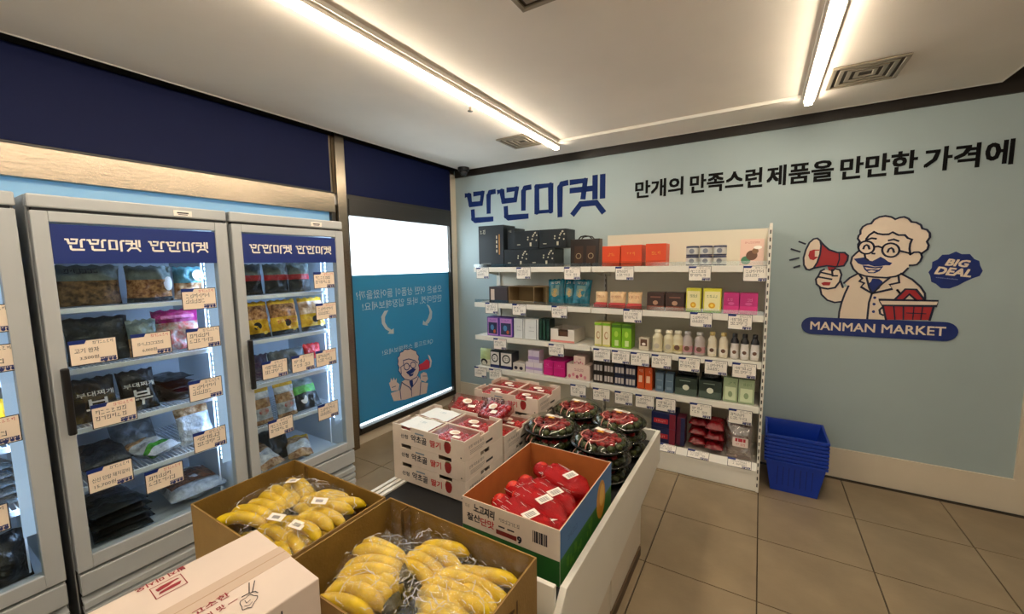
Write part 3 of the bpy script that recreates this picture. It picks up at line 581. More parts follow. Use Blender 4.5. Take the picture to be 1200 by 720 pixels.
def fb(lab, y, z, w, h, d, zones, x=.60, tilt=0, lie=0, yaw=0, group=None, seed=None, prints=(), cat='food bag', name='frozen_food_bag', crumple=.17):
    if lie: z += d / 2
    if lie: rot = Matrix.Rotation(RX + yaw, 4, 'Z') @ Matrix.Rotation(-HP + tilt, 4, 'X')
    else: rot = Matrix.Rotation(RX + yaw, 4, 'Z') @ Matrix.Rotation(-tilt, 4, 'X')
    return bag(name, lab, cat, (x, y, z), w, h, d, zones, rot.to_euler(), group, seed if seed is not None else int(abs(y * 1000)) % 97, crumple, prints)
gC = K('7c8c88'); gB = K('5a4630', col2='a07c50', sc=55); gD = K('2f3638'); gW = K('d9dfe0'); gT = K('5f98a0'); gM = K('a8206c'); gF = K('e2d8d2', col2='c8463c', sc=40)
gY = K('e6a90f', col2='f2c630'); gO = K('8a4f26', col2='dca56c', sc=60); gR = K('c62430'); gS = K('8f9aa6'); gN = K('c9cfd6'); gG = K('2f8a3a', col2='62b83e'); gK = K('151719', na=.2); gP = K('4b4464'); gBr = K('9a5f2a', col2='d8b48a', sc=40)
# middle freezer
fb('big clear bag with brown food at left of middle freezer top shelf', -3.185, 1.462, .20, .17, .09, [(.6, gB), (1, gC)], prints=[('t', .1, .8, .6, .92, M_ink, '~print')])
fb('big clear bag of brown dumplings in centre of middle freezer top shelf', -2.985, 1.462, .17, .165, .09, [(.15, gD), (.65, gO), (1, gC)], prints=[('c', .72, .3, .97, .7, M_paper)])
fb('pale teal bag with food at right of middle freezer top shelf', -2.82, 1.462, .13, .16, .08, [(.5, gBr), (1, gT)], x=.57, prints=[('c', .5, .55, .95, .9, M_paper)])
fb('large dark grey bag leaning left on middle freezer second shelf', -3.165, 1.212, .21, .20, .08, [(1, gD)], tilt=.25, x=.58)
fb('clear bag of green food between dark and magenta bags', -3.025, 1.212, .11, .17, .07, [(.5, gBr), (1, gC)], tilt=.15)
fb('magenta topped bag with red and white food on middle freezer second shelf', -2.885, 1.212, .19, .20, .08, [(.68, gF), (1, gM)], tilt=.1, x=.57, prints=[('r', .15, .78, .85, .86, K('e070b0'))])
for n, (y, w) in enumerate(((-3.205, .145), (-3.06, .135))):
    fb(('left' if n == 0 else 'right') + ' one of two black stew bags with big white lettering', y, .962, w, .19, .07, [(1, gK)], tilt=.3, group='black stew bags with white lettering', prints=[('t', .1, .55, .9, .66, M_paper, '부대찌개'), ('t', .25, .12, .78, .48, M_paper, '부')])
for n in range(5):
    fb(('topmost', 'second', 'third', 'fourth', 'lowest')[4 - n] + ' black pouch of the pile right of the stew bags', -2.93 + .008 * n, .964 + n * .022, .14, .2, .028, [(1, gK)], x=.61 - n * .01, lie=1, yaw=.1 * (n - 2), group='black pouches piled in middle freezer')
fb('wide dark grey pouch lying at left of middle freezer fourth shelf', -3.19, .715, .17, .30, .09, [(1, K('33383f'))], x=.60, lie=1)
fb('light grey clear bag behind white bags in middle freezer', -3.05, .714, .17, .2, .10, [(1, gS)], x=.46, tilt=.6)
fb('white bag with green band lying in front on middle freezer fourth shelf', -2.985, .716, .15, .20, .07, [(.2, gN), (.33, gG), (.7, gN), (1, gBr)], x=.63, lie=1, yaw=.5)
fb('white crumpled bag at right of middle freezer fourth shelf', -2.845, .714, .15, .2, .08, [(.75, gN), (1, gBr)], x=.58, tilt=.4)
for n in range(5):
    fb(('topmost', 'second', 'third', 'fourth', 'lowest')[4 - n] + ' dark flat pouch piled on the floor of middle freezer', -3.17 + .01 * (n % 2), .406 + n * .03, .20, .30, .036, [(1, gK if n % 2 else gD)], x=.62, lie=1, yaw=.06 * (n - 2), group='dark flat pouches on middle freezer floor')
tr = fb('flat silver pack of brown meat on the floor of middle freezer', -2.87, .43, .25, .30, .07, [(1, K('a9adb0'))], x=.62, lie=1, tilt=.06, prints=[('r', .1, .25, .9, .85, K('54301f', col2='7d5238', sc=60))], name='meat_pack', cat='meat pack')
# rightmost freezer
for n, y in enumerate((-2.55, -2.40, -2.26)):
    fb(('left', 'middle', 'right')[n] + ' of three black bags with red band on top shelf', y, 1.462, .14, .17, .06, [(.42, gK), (.62, gR), (1, gC)], tilt=.08, group='black bags with red band')
for n, y in enumerate((-2.54, -2.37, -2.19)):
    fb(('left', 'middle', 'right')[n] + ' of three yellow bags of fried food on second shelf', y, 1.212, .165, .21, .07, [(.12, gK), (.48, gY), (.9, gO if n < 2 else K('d8a070', col2='f0d8c0')), (1, gY)], tilt=.2, x=.61, group='yellow fried food bags',
       prints=[('c', .35, .22, .62, .42, M_blk), ('c', .68, .08, .82, .17, K('f0d060'))] + ([('t', .1, .3, .9, .42, M_red, '~print')] if n == 1 else []))
for n, (y, hx) in enumerate(((-2.53, '4b4464'), (-2.40, '58636b'), (-2.30, '6f7f8f'))):
    fb(('dull purple', 'dark grey', 'blue grey')[n] + ' frozen pouch behind the row of price cards', y, .962, .13, .15, .06, [(1, K(hx))], x=.58, tilt=.2)
fb('small red pouch behind the red edged price card', -2.19, .962, .11, .16, .06, [(.35, gS), (1, gR)], x=.58, tilt=.15)
for n, y in enumerate((-2.545, -2.40)):
    fb(('left', 'right')[n] + ' of two brown and white snack bags on fourth shelf', y, .712, .12, .215, .05, [(.15, gBr), (.45, gN), (.7, gBr), (.9, gN), (1, gY)], tilt=.22, x=.62, group='brown and white snack bags', prints=[('c', .3, .25, .75, .45, gF)])
fb('black bag with green band on fourth shelf of rightmost freezer', -2.25, .712, .17, .20, .06, [(.5, gK), (.72, gG), (1, gC)], tilt=.55, x=.60, prints=[('c', .2, .15, .45, .45, M_paper)])
fb('brown snack bag lying on floor of rightmost freezer at left', -2.52, .43, .15, .22, .06, [(.2, gBr), (.55, gN), (1, gBr)], x=.66, lie=1, tilt=.4, yaw=.2)
fb('brown and white snack bag lying on floor of rightmost freezer at right', -2.36, .42, .14, .22, .06, [(.2, gBr), (.55, gN), (.8, gBr), (1, gY)], x=.66, lie=1, tilt=.25, yaw=-.4)
fb('dark bag on the floor of rightmost freezer behind snack bags', -2.44, .41, .24, .2, .12, [(1, gK)], x=.5, tilt=.5)
# leftmost freezer
for n in range(5):
    fb(('topmost', 'second', 'third', 'fourth', 'lowest')[4 - n] + ' dark flat pack piled in the leftmost freezer', -3.53, .713 + .034 * n, .20, .28, .04, [(1, gD)], x=.63, lie=1, yaw=.05 * n, group='dark flat packs in leftmost freezer')
fb('yellow bag on third shelf of the leftmost freezer', -3.53, .962, .19, .17, .08, [(.5, gK), (1, gY)], tilt=.2)
fb('grey bag on second shelf of the leftmost freezer', -3.55, 1.212, .20, .18, .08, [(1, gS)], tilt=.1)
fb('dark bag on top shelf of the leftmost freezer', -3.54, 1.462, .20, .15, .08, [(1, gD)])
fb('black sack on the floor of the leftmost freezer', -3.56, .405, .24, .2, .14, [(1, gK)], x=.6, tilt=.2)
# ================================================================ WALL SHELVING
YF, YB = -.46, -.05
def shelving(name, x0, x1, ztop, levels, label, right_end):
    t = thing(name, label, 'shelf', (0, 0, 0), group='white wall shelving')
    G().box(x0 + .002, x1 - .002, YB - .012, YB, .16, ztop).obj('back_panel', M_offw2, t)
    posts = [x1] if right_end else [x0 + .06, x1]
    for px in posts:
        if right_end: G().box(x1 - .004, x1 + .022, YB - .03, -.032, 0, ztop).obj('rear_post', M_white, t)
        else: G().box(px - .018 , px - .002, YB - .03, -.032, 0, ztop).obj('rear_post', M_white, t)
    G().box(x0, x1, -.52, YB, .13, .165).obj('base_shelf', M_white, t, bevel=.003)
    k = G().box(x0, x1, -.54, -.525, .004, .135).obj('kick_plate', M_white, t, bevel=.002)
    G().add([(x0, -.545, .155), (x1, -.545, .155), (x1, -.49, .19), (x0, -.49, .19), (x0, -.545, .13), (x1, -.545, .13), (x1, -.49, .166), (x0, -.49, .166)],
            [(0, 1, 2, 3), (4, 7, 6, 5), (0, 4, 5, 1), (1, 5, 6, 2), (2, 6, 7, 3), (3, 7, 4, 0)]).obj('price_rail', M_white, t)
    for z in levels:
        s = G().box(x0 + .002, x1 - .002, YF + .003, YB - .013, z - .03, z).obj('shelf_board', M_white, t, bevel=.002)
        G().box(x0 + .002, x1 - .002, YF - .008, YF + .002, z - .042, z + .004).obj('price_rail', M_white, s, bevel=.002)
        for bx in (x0 + .03, x1 - .04): G().add([(bx, YB - .02, z - .03), (bx + .004, YB - .02, z - .03), (bx + .004, YB - .02, z - .09), (bx, YB - .02, z - .09), (bx, YF + .05, z - .03), (bx + .004, YF + .05, z - .03)],
            [(0, 3, 4), (1, 5, 2), (0, 1, 2, 3), (3, 2, 5, 4), (0, 4, 5, 1)]).obj('bracket', M_white, s)
        if z > 1.1: G().box(x0 + .004, x1 - .004, YF - .004, YF - .002, z + .004, z + .035).obj('clear_lip', M_smoke, s)
    # slots punched in the uprights
    g = G(); n = int((ztop - .05) / .05)
    xs = [(x1 + .004, x1 + .011)] if right_end else [(x1 - .008, x1 - .004)]
    for a, b in xs:
        for i in range(n):
            z = .04 + i * .05
            if right_end: g.box(a, b, -.5435, -.5425, z, z + .026)
            else: g.box(x1 - .006, x1 - .001, YB - .0315, YB - .0305, z, z + .026)
    o = g.obj('post_slot', M_dark, t); o['kind'] = 'stuff'
    if right_end:
        e = G().box(x1 + .0005, x1 + .018, -.542, -.031, 0, ztop).obj('end_panel', M_white, t, bevel=.002)
        g = G(); 
        for i in range(n): z = .04 + i * .05; g.box(x1 + .018, x1 + .0188, -.525, -.515, z, z + .026)
        o = g.obj('side_slot', M_dark, e); o['kind'] = 'stuff'
    return t
M_offw2 = mat('shelf_back_cream', 'e0d8c4', .5)
LV = [.585, .905, 1.235, 1.58]
shelving('wall_shelf', .60, 1.818, 1.60, LV, 'left bay of the white wall shelving, below the wordmark', False)
shelving('wall_shelf', 1.822, 3.066, 1.86, LV, 'right bay of the white wall shelving with a tall cream back', True)
def sc(n, x, z, label, w=.15, h=.108, red=0, y=-.4705, rot=FW):
    price_card(label, (x, y, z), rot, 'white', n, w, h, red=bool(red))
tagl = {1.528: ([.71, 1.17, 1.65, 2.1, 2.65, 3.0], 'top', ['tall black gift box', 'stacked black gift boxes', 'black gift bag', 'orange boxes', 'stacked small tins', 'leaning pink leaflet']),
 1.188: ([.81, 1.12, 1.53, 2.17, 2.67, 2.92], 'second', ['dark box with pale label', 'open brown carton', 'teal bags', 'orange pouches', 'yellow boxes', 'magenta boxes']),
 .842: ([.9, 1.5, 1.92, 2.08, 2.235, 2.4, 2.6, 2.78, 2.96], 'third', ['purple boxes', 'white display tray', 'cream and green boxes', 'bright green boxes', 'tiny white box', 'cream bottles', 'grey bottles', 'slim cream bottles', 'dark capped bottles']),
 .50: ([.66, .84, 1.71, 1.92, 2.11, 2.28, 2.44, 2.69, 2.95], 'fourth', ['green pouch', 'round print boxes', 'pink flower boxes', 'dark vial packs', 'navy vial packs', 'orange cartons', 'blue grey boxes', 'dark green boxes', 'pale green boxes'])}
for z, (xs, lvn, what) in tagl.items():
    for n, x in enumerate(xs): sc(n + int(z * 10), x, z + (.03 if (z == .5 and x < 1) else 0), 'white price card under the %s on the %s shelf' % (what[n], lvn), red=(x in (1.53, .9)))
for n, (x, wh) in enumerate(((2.46, 'navy and red boxes'), (2.69, 'dark red packs'), (2.96, 'clear pouches'))):
    sc(n + 3, x, .174, 'white price card on the bottom rail in front of the %s' % wh, .15, .07, y=-.5195, rot=(HP - .96, 0, 0))

# ---- shelf goods
def carton(name, label, cat, x0, x1, z0, h, d, m, prints=(), y=-.43, group=None, rz=0, bevel=.002):
    w = x1 - x0; t = thing(name, label, cat, ((x0 + x1) / 2, y, z0), rz, group)
    G().box(-w / 2, w / 2, 0, d, 0, h).obj('box_body', m, t, bevel=bevel)
    nm = {'r': 'printed_panel', 'c': 'printed_circle', 't': 'lettering', 'l': 'lid_edge'}
    for i, (k, u0, v0, u1, v1, pm, *s) in enumerate(prints):
        cx, cz, ww, hh = ((u0 + u1) / 2 - .5) * w, (v0 + v1) / 2 * h, (u1 - u0) * w, (v1 - v0) * h
        loc = (cx, -.0008 - .0003 * i, cz)
        if k == 't': text(s[0], ww, hh, pm, t, loc, FW)
        else:
            g = G()
            if k == 'c': disc(g, 0, 0, ww / 2, 0, 18, hh / 2)
            else: rect(g, -ww / 2, -hh / 2, ww / 2, hh / 2)
            g.obj(nm[k], pm, t, loc=loc, rot=FW)
    return t
def leaf_prints(m):   # blossom sprig print of the black gift boxes
    r = random.Random(5); out = []
    for i in range(9):
        x = .55 + r.random() * .38; y = .35 + r.random() * .5; out.append(('c', x, y, x + .055, y + .09, m))
    out += [('r', .66, .14, .73, .34, m), ('r', .15, .22, .28, .26, m)]
    return out
E1, E2 = C_('141b20', .4), C_('c8c0a8')
Z1, Z2, Z3, Z4, Z5 = 1.5845, 1.2395, .9095, .5895, .1665
t = carton('gift_box', 'tall black gift box at left end of the top shelf', 'gift box', .64, .93, Z1, .40, .22, E1, [('t', .08, .80, .36, .9, E2, '~print'), ('r', .82, .3, .86, .78, C_('b07a30')), ('r', .72, .35, .76, .42, E2), ('r', .72, .46, .76, .53, E2), ('r', .72, .57, .76, .64, E2), ('r', .72, .68, .76, .75, E2), ('r', .1, .06, .5, .1, C_('6a6f70'))])
carton('gift_box', 'black gift box standing right behind the tall one', 'gift box', .955, 1.035, Z1 + .166, .20, .2, E1, [('t', .2, .8, .8, .9, E2, '~print')], y=-.40)
for n, (x, z, nm_) in enumerate(((.94, 0, 'lower left'), (1.205, 0, 'lower right'), (1.045, .166, 'upper left'), (1.315, .166, 'upper right'))):
    carton('gift_box', '%s box of four stacked black blossom printed gift boxes' % nm_, 'gift box', x, x + .26, Z1 + z, .164, .20, E1, leaf_prints(E2), group='black blossom gift boxes')
t = thing('gift_bag', 'dark brown gift bag with handles right of the black boxes', 'gift bag', (1.735, -.42, Z1))
g = G(); g.add([(-.125, 0, 0), (.125, 0, 0), (.125, .12, 0), (-.125, .12, 0), (-.13, .02, .235), (.13, .02, .235), (.13, .10, .235), (-.13, .10, .235)], [(0, 3, 2, 1), (4, 5, 6, 7), (0, 1, 5, 4), (1, 2, 6, 5), (2, 3, 7, 6), (3, 0, 4, 7)])
g.obj('bag_body', C_('1d1512', .35), t, bevel=.003)
for dy in (.03, .09): G().tube([(-.06, dy, .234), (-.04, dy, .255), (.0, dy, .262), (.04, dy, .255), (.06, dy, .234)], .006, 6).obj('handle', M_blk, t)
for dx in (-.05, .06):
    g = G(); rect(g, -.04, -.075, .04, .075); g.obj('printed_panel', C_('3a2418', .3), t, loc=(dx, .0065, .10), rot=(HP - .085, 0, 0))
    g = G(); [g.add([(p[0], p[1], 0) for p in q], [(0, 1, 2, 3)]) for q in ribbon([(.022 * math.cos(a), .022 * math.sin(a)) for a in [i * PI / 8 for i in range(16)]], .005, True)]; g.obj('ring_print', C_('a89878'), t, loc=(dx, .0035, .09), rot=(HP - .085, 0, 0))
OR = C_('d8461a', .4)
for n, (a, b) in enumerate(((1.90, 2.048), (2.056, 2.222), (2.252, 2.404))):
    carton('tea_box', ('leftmost', 'middle', 'rightmost')[n] + ' of three orange boxes on the top shelf', 'box', a, b, Z1, .165 + .004 * n, .14, OR, [('r', 0, .22, 1, .235, C_('9a2a0c')), ('t', .3, .5, .7, .66, C_('e8a040'), '~print')], group='orange boxes on the top shelf')
TIN = [C_('c9c9c4', .35), C_('2a3050', .3)]
for r_ in range(2):
    for n in range(3):
        t = thing('tin_can', '%s tin in the %s row of six stacked white labelled tins' % (('left', 'middle', 'right')[n], ('lower', 'upper')[r_]), 'tin', (2.585 + n * .092, -.38, Z1 + r_ * .074), group='stacked tins on the top shelf')
        g = G(); g.lathe([(.043, 0), (.045, .004), (.045, .068), (.043, .0725)], 20); g.obj('can', TIN[1], t, smooth=True)
        g = G(); g.lathe([(.0455, .010), (.0455, .058)], 20, cap=False); g.obj('label_band', TIN[0], t, smooth=True)
        g = G(); disc(g, 0, 0, .018); g.obj('printed_circle', C_('777c88'), t, loc=(0, -.0462, .034), rot=FW)
t = thing('leaflet', 'pink leaflet with food photo leaning at right end of the top shelf', 'leaflet', (2.97, -.40, Z1), rot=(-.12, 0, 0))
G().box(-.072, .072, 0, .003, 0, .185).obj('sheet', C_('e3bfae', .5), t)
text('~print', .1, .014, C_('b04040'), t, (0, -.001, .16), FW)
for x, z, r_, c in ((.0, .07, .035, '5a3a28'), (.02, .10, .02, '7d5a3c'), (-.035, .035, .03, '3f7a5a')): g = G(); disc(g, 0, 0, r_); g.obj('food_print', C_(c), t, loc=(x, -.001 - z * .005, z), rot=FW)
g = G(); disc(g, 0, 0, .025, 0, 16, .012); g.obj('price_bubble', M_paper, t, loc=(.035, -.002, .125), rot=FW)
# second shelf
carton('open_box', 'dark box with pale label at left of second shelf', 'box', .755, .965, Z2, .155, .2, C_('3a3236'), [('r', .1, .15, .3, .85, C_('cbb8a8'))])
t = thing('open_carton', 'empty brown display carton lying open towards the room on second shelf', 'carton', (1.18, -.43, Z2))
g = G(); g.box(-.2, .2, .19, .194, 0, .165); g.box(-.2, .2, 0, .194, 0, .004); g.box(-.2, .2, 0, .194, .161, .165); g.box(-.2, -.196, 0, .19, .004, .161); g.box(.196, .2, 0, .19, .004, .161); g.box(.07, .074, 0, .19, .004, .161)
g.obj('carton_shell', C_('8a7350', .8), t); G().box(-.196, .066, 0, .002, .004, .03).obj('front_lip', C_('9a8462', .8), t)
TE = K('126a80', na=.3)
for n, (x, s) in enumerate(((1.455, -.05), (1.575, 0), (1.69, .05))):
    bag('snack_bag', ('left', 'middle', 'right')[n] + ' of three shiny teal snack bags on second shelf', 'snack bag', (x, -.38 + .03 * (n % 2), Z2), .165 if n != 1 else .12, .235, .06, [(1, TE)], (-.18, s, 0), 'teal snack bags', 30 + n, .12,
        [('r', .25, .35, .75, .75, C_('5d8a88')), ('c', .3, .3, .7, .62, C_('c8a050')), ('t', .2, .8, .85, .9, M_paper, '~print')])
PO = K('e6c294', na=.12)
for n, (a, b) in enumerate(((1.83, 1.94), (1.955, 2.095), (2.105, 2.225))):
    t = thing('snack_pouch', ('leftmost', 'middle', 'rightmost')[n] + ' small orange and red pouch standing on second shelf', 'pouch', ((a + b) / 2, -.40, Z2), group='orange pouches on the second shelf', rot=(-.12, 0, 0))
    w = b - a - .004
    g, mm = pillow(w, .135, .05, [(.3, K('c8484a', na=.1)), (1, PO)], n, .05); g.obj('pouch', mm, t, smooth=True)
    text('~print', w * .7, .02, C_('9a3020'), t, (0, -.031, .09), FW)
    G().box(-w / 2, w / 2, -.034, -.031, 0, .035).obj('front_band', C_('c04040', .5), t)
for n, (a, b) in enumerate(((2.27, 2.40), (2.41, 2.545))):
    t = carton('chocolate_box', ('left', 'right')[n] + ' dark brown box between orange pouches and yellow boxes', 'box', a, b, Z2, .14, .12, C_('38201a', .35), [('r', 0, 0, 1, .25, C_('8a4a38')), ('c', .35, .3, .65, .55, C_('b08a70')), ('r', .2, .7, .8, .78, C_('7a5040'))], group='dark brown boxes on the second shelf')
for n, (a, b) in enumerate(((2.558, 2.66), (2.675, 2.795))):
    carton('vitamin_box', ('left', 'right')[n] + ' of two yellow and cream boxes with lemon print', 'box', a, b, Z2, .178, .09, C_('d6cf2a', .4), [('r', .07, .1, .93, .88, C_('f0e8b0')), ('r', 0, 0, 1, .07, C_('7ab02a')), ('t', .2, .62, .8, .74, C_('2a6a2a'), '~print'), ('c', .3, .18, .68, .42, C_('e0a820')), ('c', .4, .24, .58, .36, C_('f4d860'))], group='yellow lemon boxes')
for n, (a, b) in enumerate(((2.81, 2.908), (2.912, 3.022))):
    carton('collagen_box', ('left', 'right')[n] + ' of two magenta boxes at right end of second shelf', 'box', a, b, Z2, .15, .1, C_('b81a72', .4), [('r', 0, 0, 1, .38, C_('d83a86')), ('t', .25, .6, .75, .74, C_('e88ab8'), '~print'), ('c', .3, .42, .7, .56, C_('d860a0'))], group='magenta boxes')
# third shelf
for n, (a, b) in enumerate(((.725, .86), (.868, 1.02))):
    carton('blueberry_box', ('left', 'right')[n] + ' of two purple framed boxes on third shelf', 'box', a, b, Z3, .185, .12, C_('5b3a9a', .4), [('r', .06, .04, .94, .96, C_('b884c8')), ('r', .12, .1, .88, .72, C_('2c3054')), ('c', .3, .3, .6, .6, C_('4a80b0')), ('t', .18, .78, .82, .9, C_('6a3aa0'), '~print'), ('c', .55, .15, .75, .35, C_('c06038'))], group='purple framed boxes')
for n, (a, b) in enumerate(((1.035, 1.15), (1.155, 1.298))):
    carton('supplement_box', ('narrow', 'wider')[n] + ' white box right of the purple boxes', 'box', a, b, Z3, .19, .1, C_('d9dcdc', .45), [('t', .3, .55, .7, .62, C_('8a9098'), '~print'), ('r', .85, .0, .9, 1, C_('4a5058')), ('r', .3, .4, .7, .42, C_('9aa0a8'))], group='white boxes on third shelf')
for n in range(3):
    carton('supplement_box', ('left', 'middle', 'right')[n] + ' slim dark green box beside the white boxes', 'box', 1.304 + n * .038, 1.338 + n * .038, Z3, .20, .11, C_('0f2a22', .35), [('r', .4, .1, .6, .9, C_('2a5a48'))], group='slim dark green boxes')
t = thing('display_tray', 'white cut-out display tray with pink edge on third shelf', 'tray', (1.54, -.43, Z3))
pf = [(-.115, 0), (.115, 0), (.115, .12), (.055, .12), (.055, .055), (-.04, .055), (-.04, .12), (-.115, .12)]
G().prism(pf, 0, .004, 'y').obj('front_panel', C_('e6ddd2', .5), t)
g = G(); g.box(-.115, -.111, .004, .25, 0, .12); g.box(.111, .115, .004, .25, 0, .12); g.box(-.111, .111, .246, .25, 0, .12); g.box(-.111, .111, .004, .246, 0, .004); g.obj('tray_shell', C_('d8cfc4', .5), t)
G().box(-.115, .115, -.0012, 0, .0, .018).obj('pink_edge', C_('d88a80'), t)
carton('sachet_pack', 'brown sachet pack inside the white display tray', 'pack', 1.455, 1.61, Z3 + .006, .085, .12, C_('6a4a3a', .5), y=-.40)
CG = C_('7ab41e', .4)
for n, (a, b) in enumerate(((1.84, 1.905), (1.91, 1.978))):
    carton('tea_carton', ('left', 'right')[n] + ' cream box with brown leaf print on third shelf', 'box', a, b, Z3, .205, .12, C_('c9c26a', .45), [('r', .05, .08, .95, .86, C_('e6dcb8')), ('c', .25, .3, .75, .62, C_('b8885a')), ('c', .35, .36, .72, .58, C_('e6dcb8')), ('r', .0, .88, 1, .97, CG)], group='cream leaf print boxes')
for n, (a, b) in enumerate(((1.988, 2.068), (2.074, 2.152))):
    carton('green_carton', ('left', 'right')[n] + ' of two bright green boxes on third shelf', 'box', a, b, Z3, .20, .12, CG, [('r', 0, .84, 1, .97, C_('4a7a1a')), ('c', .3, .45, .7, .7, C_('a8d048')), ('r', .35, .08, .75, .32, C_('c8dc98'))], group='bright green boxes')
carton('tiny_box', 'tiny white box with brown picture left of the cream bottles', 'box', 2.215, 2.29, Z3, .10, .06, C_('cfc4b0', .5), [('r', .15, .35, .85, .9, C_('5a3a28')), ('c', .3, .4, .7, .62, C_('e0d8cc'))])
def bottle(label, x, h, r_, body, cap, band=None, group=None, y=-.40, name='drink_bottle'):
    t = thing(name, label, 'bottle', (x, y, Z3), group=group)
    g = G(); g.lathe([(r_ * .85, 0), (r_, .006), (r_, h * .42), (r_ * .88, h * .5), (r_, h * .6), (r_ * .92, h * .7), (r_ * .55, h * .82), (r_ * .5, h * .86)], 16); g.obj('bottle_body', body, t, smooth=True)
    g = G(); g.lathe([(r_ * .6, h * .86), (r_ * .62, h * .88), (r_ * .6, h * .99), (r_ * .5, h)], 16); g.obj('cap', cap, t, smooth=True)
    if band: g = G(); g.lathe([(r_ * 1.015, h * .12), (r_ * 1.02, h * .14), (r_ * 1.015, h * .38)], 16, cap=False); g.obj('label_band', band, t, smooth=True)
    if name == 'shake_bottle': g = G(); g.lathe([(r_ * 1.02, h * .62), (r_ * .95, h * .71), (r_ * .6, h * .83), (r_ * .55, h * .87)], 16, cap=False); g.obj('neck_sleeve', cap, t, smooth=True)
    g = G(); disc(g, 0, 0, r_ * .5); g.obj('printed_circle', C_('6a4a3a') if band else C_('b8b0a0'), t, loc=(0, -r_ * 1.04, h * .28), rot=FW)
    return t
B1 = C_('d8cfae', .3); B2 = C_('b5aba8', .3); B3 = C_('e2d8c0', .3); B4 = C_('d8d2cc', .3)
for n, x in enumerate((2.36, 2.445, 2.53 - .02)): bottle(('left', 'middle', 'right')[n] + ' of three plump cream bottles on third shelf', x - .005, .175, .041, B1, C_('ece6d0', .4), C_('c8b878') if n == 2 else None, 'plump cream bottles', y=-.40 + .0 * n)
for n, x in enumerate((2.575, 2.66)): bottle(('left', 'right')[n] + ' grey bottle with pink foot on third shelf', x, .175, .038, B2, C_('c8c4c0', .4), C_('c08a90'), 'grey pink bottles')
for n, x in enumerate((2.745, 2.82)): bottle(('left', 'right')[n] + ' slim cream bottle with gold cap on third shelf', x, .185, .03, B3, C_('c8b070', .35), C_('e8e0d0'), 'slim cream bottles')
for n, x in enumerate((2.892, 2.955, 3.018)): bottle(('left', 'middle', 'right')[n] + ' of three white bottles with black caps at right end of third shelf', x, .185, .027, B4, C_('18151a', .35), C_('e0dcd8'), 'white bottles with black caps', name='shake_bottle')
# fourth shelf
t = bag('drink_pouch', 'pale green rounded pouch at left end of fourth shelf', 'pouch', (.675, -.40, Z4), .135, .175, .06, [(.35, K('e0dcc8', na=.08)), (1, K('b8c890', na=.1))], (-.05, 0, 0), None, 4, .04, [('c', .2, .05, .8, .42, M_blk), ('c', .3, .05, .7, .32, C_('e0dcc8'))])
for n, (a, b) in enumerate(((.755, .865), (.875, 1.01))):
    carton('ring_print_box', ('left', 'right')[n] + ' white box with black ring print and navy foot', 'box', a, b, Z4, .165, .13, C_('3a3e46', .4), [('r', .05, .18, .95, .95, C_('e2ddd6')), ('c', .15, .32, .85, .85, M_blk), ('c', .25, .4, .75, .77, C_('e2ddd6')), ('t', .35, .5, .65, .68, M_blk, '~print'), ('r', 0, 0, 1, .16, C_('1a2458'))], group='ring print boxes')
carton('small_carton', 'small white carton with dark heart prints on fourth shelf', 'box', 1.02, 1.15, Z4, .075, .1, C_('d5cdc6', .5), [('c', .1, .15, .4, .6, C_('2a2438')), ('c', .55, .15, .85, .6, C_('2a2438'))])
carton('lavender_box', 'wide white and lavender box on fourth shelf', 'box', 1.16, 1.34, Z4, .10, .14, C_('e2d8e0', .5), [('r', 0, .3, 1, .55, C_('b8a0d0')), ('r', .48, 0, .5, 1, C_('b8a8c0'))])
carton('lavender_box', 'small lavender box on top of the wide lavender box', 'box', 1.19, 1.305, Z4 + .1005, .115, .1, C_('d8cce0', .5), [('r', 0, .25, 1, .5, C_('a890c8')), ('r', .4, 0, .42, 1, C_('b0a0c0'))])
for n, (a, b) in enumerate(((1.352, 1.448), (1.452, 1.565))):
    carton('magenta_box', ('left', 'right')[n] + ' bright magenta box on fourth shelf beside lavender boxes', 'box', a, b, Z4, .14, .24, C_('c8187a', .4), [('r', .1, .55, .9, .57, C_('e060a8')), ('t', .25, .65, .75, .78, C_('e880b8'), '~print')], group='bright magenta boxes')
M_pkf = C_('e6ccc0', .5)
for n, (a, b, z, h) in enumerate(((1.585, 1.80, 0, .135), (1.65, 1.755, .1355, .075))):
    carton('flower_print_box', ('large', 'small')[n] + ' cream box with pink flower print' + (' under the small one' if n == 0 else ' on top of the large one'), 'box', a, b, Z4 + z, h, .12, M_pkf,
           [('c', .06 + .17 * i, .06 + .12 * (i % 2), .18 + .17 * i, .3 + .12 * (i % 2), C_(('c8607a', 'd88a98', '9a4058')[i % 3])) for i in range(5)] + [('t', .3, .55, .7, .75, C_('a05060'), '~print')])
for n in range(4):
    a = 1.832 + n * .092; DK = ('2a2322', '2a2322', '1c2340', '1c2340')[n]
    carton('vial_pack', '%s of four %s vial packs on fourth shelf' % (('first', 'second', 'third', 'fourth')[n], 'dark'), 'pack', a, a + .087, Z4, .185, .1, C_(DK, .35), [('r', .1 + .3 * (k % 3), .1 + .48 * (k // 3), .32 + .3 * (k % 3), .36 + .48 * (k // 3), C_('c4bcb8')) for k in range(6)] + [('r', 0, .47, 1, .5, M_blk)], group='dark vial packs')
for n, (a, b) in enumerate(((2.208, 2.263), (2.268, 2.325))):
    carton('orange_carton', ('left', 'right')[n] + ' of two tall orange cartons on fourth shelf', 'box', a, b, Z4, .185, .1, C_('c8501e', .4), [('r', .2, .3, .7, .6, C_('e8c0a0')), ('t', .2, .75, .8, .88, C_('f0d0b0'), '~print')], group='tall orange cartons')
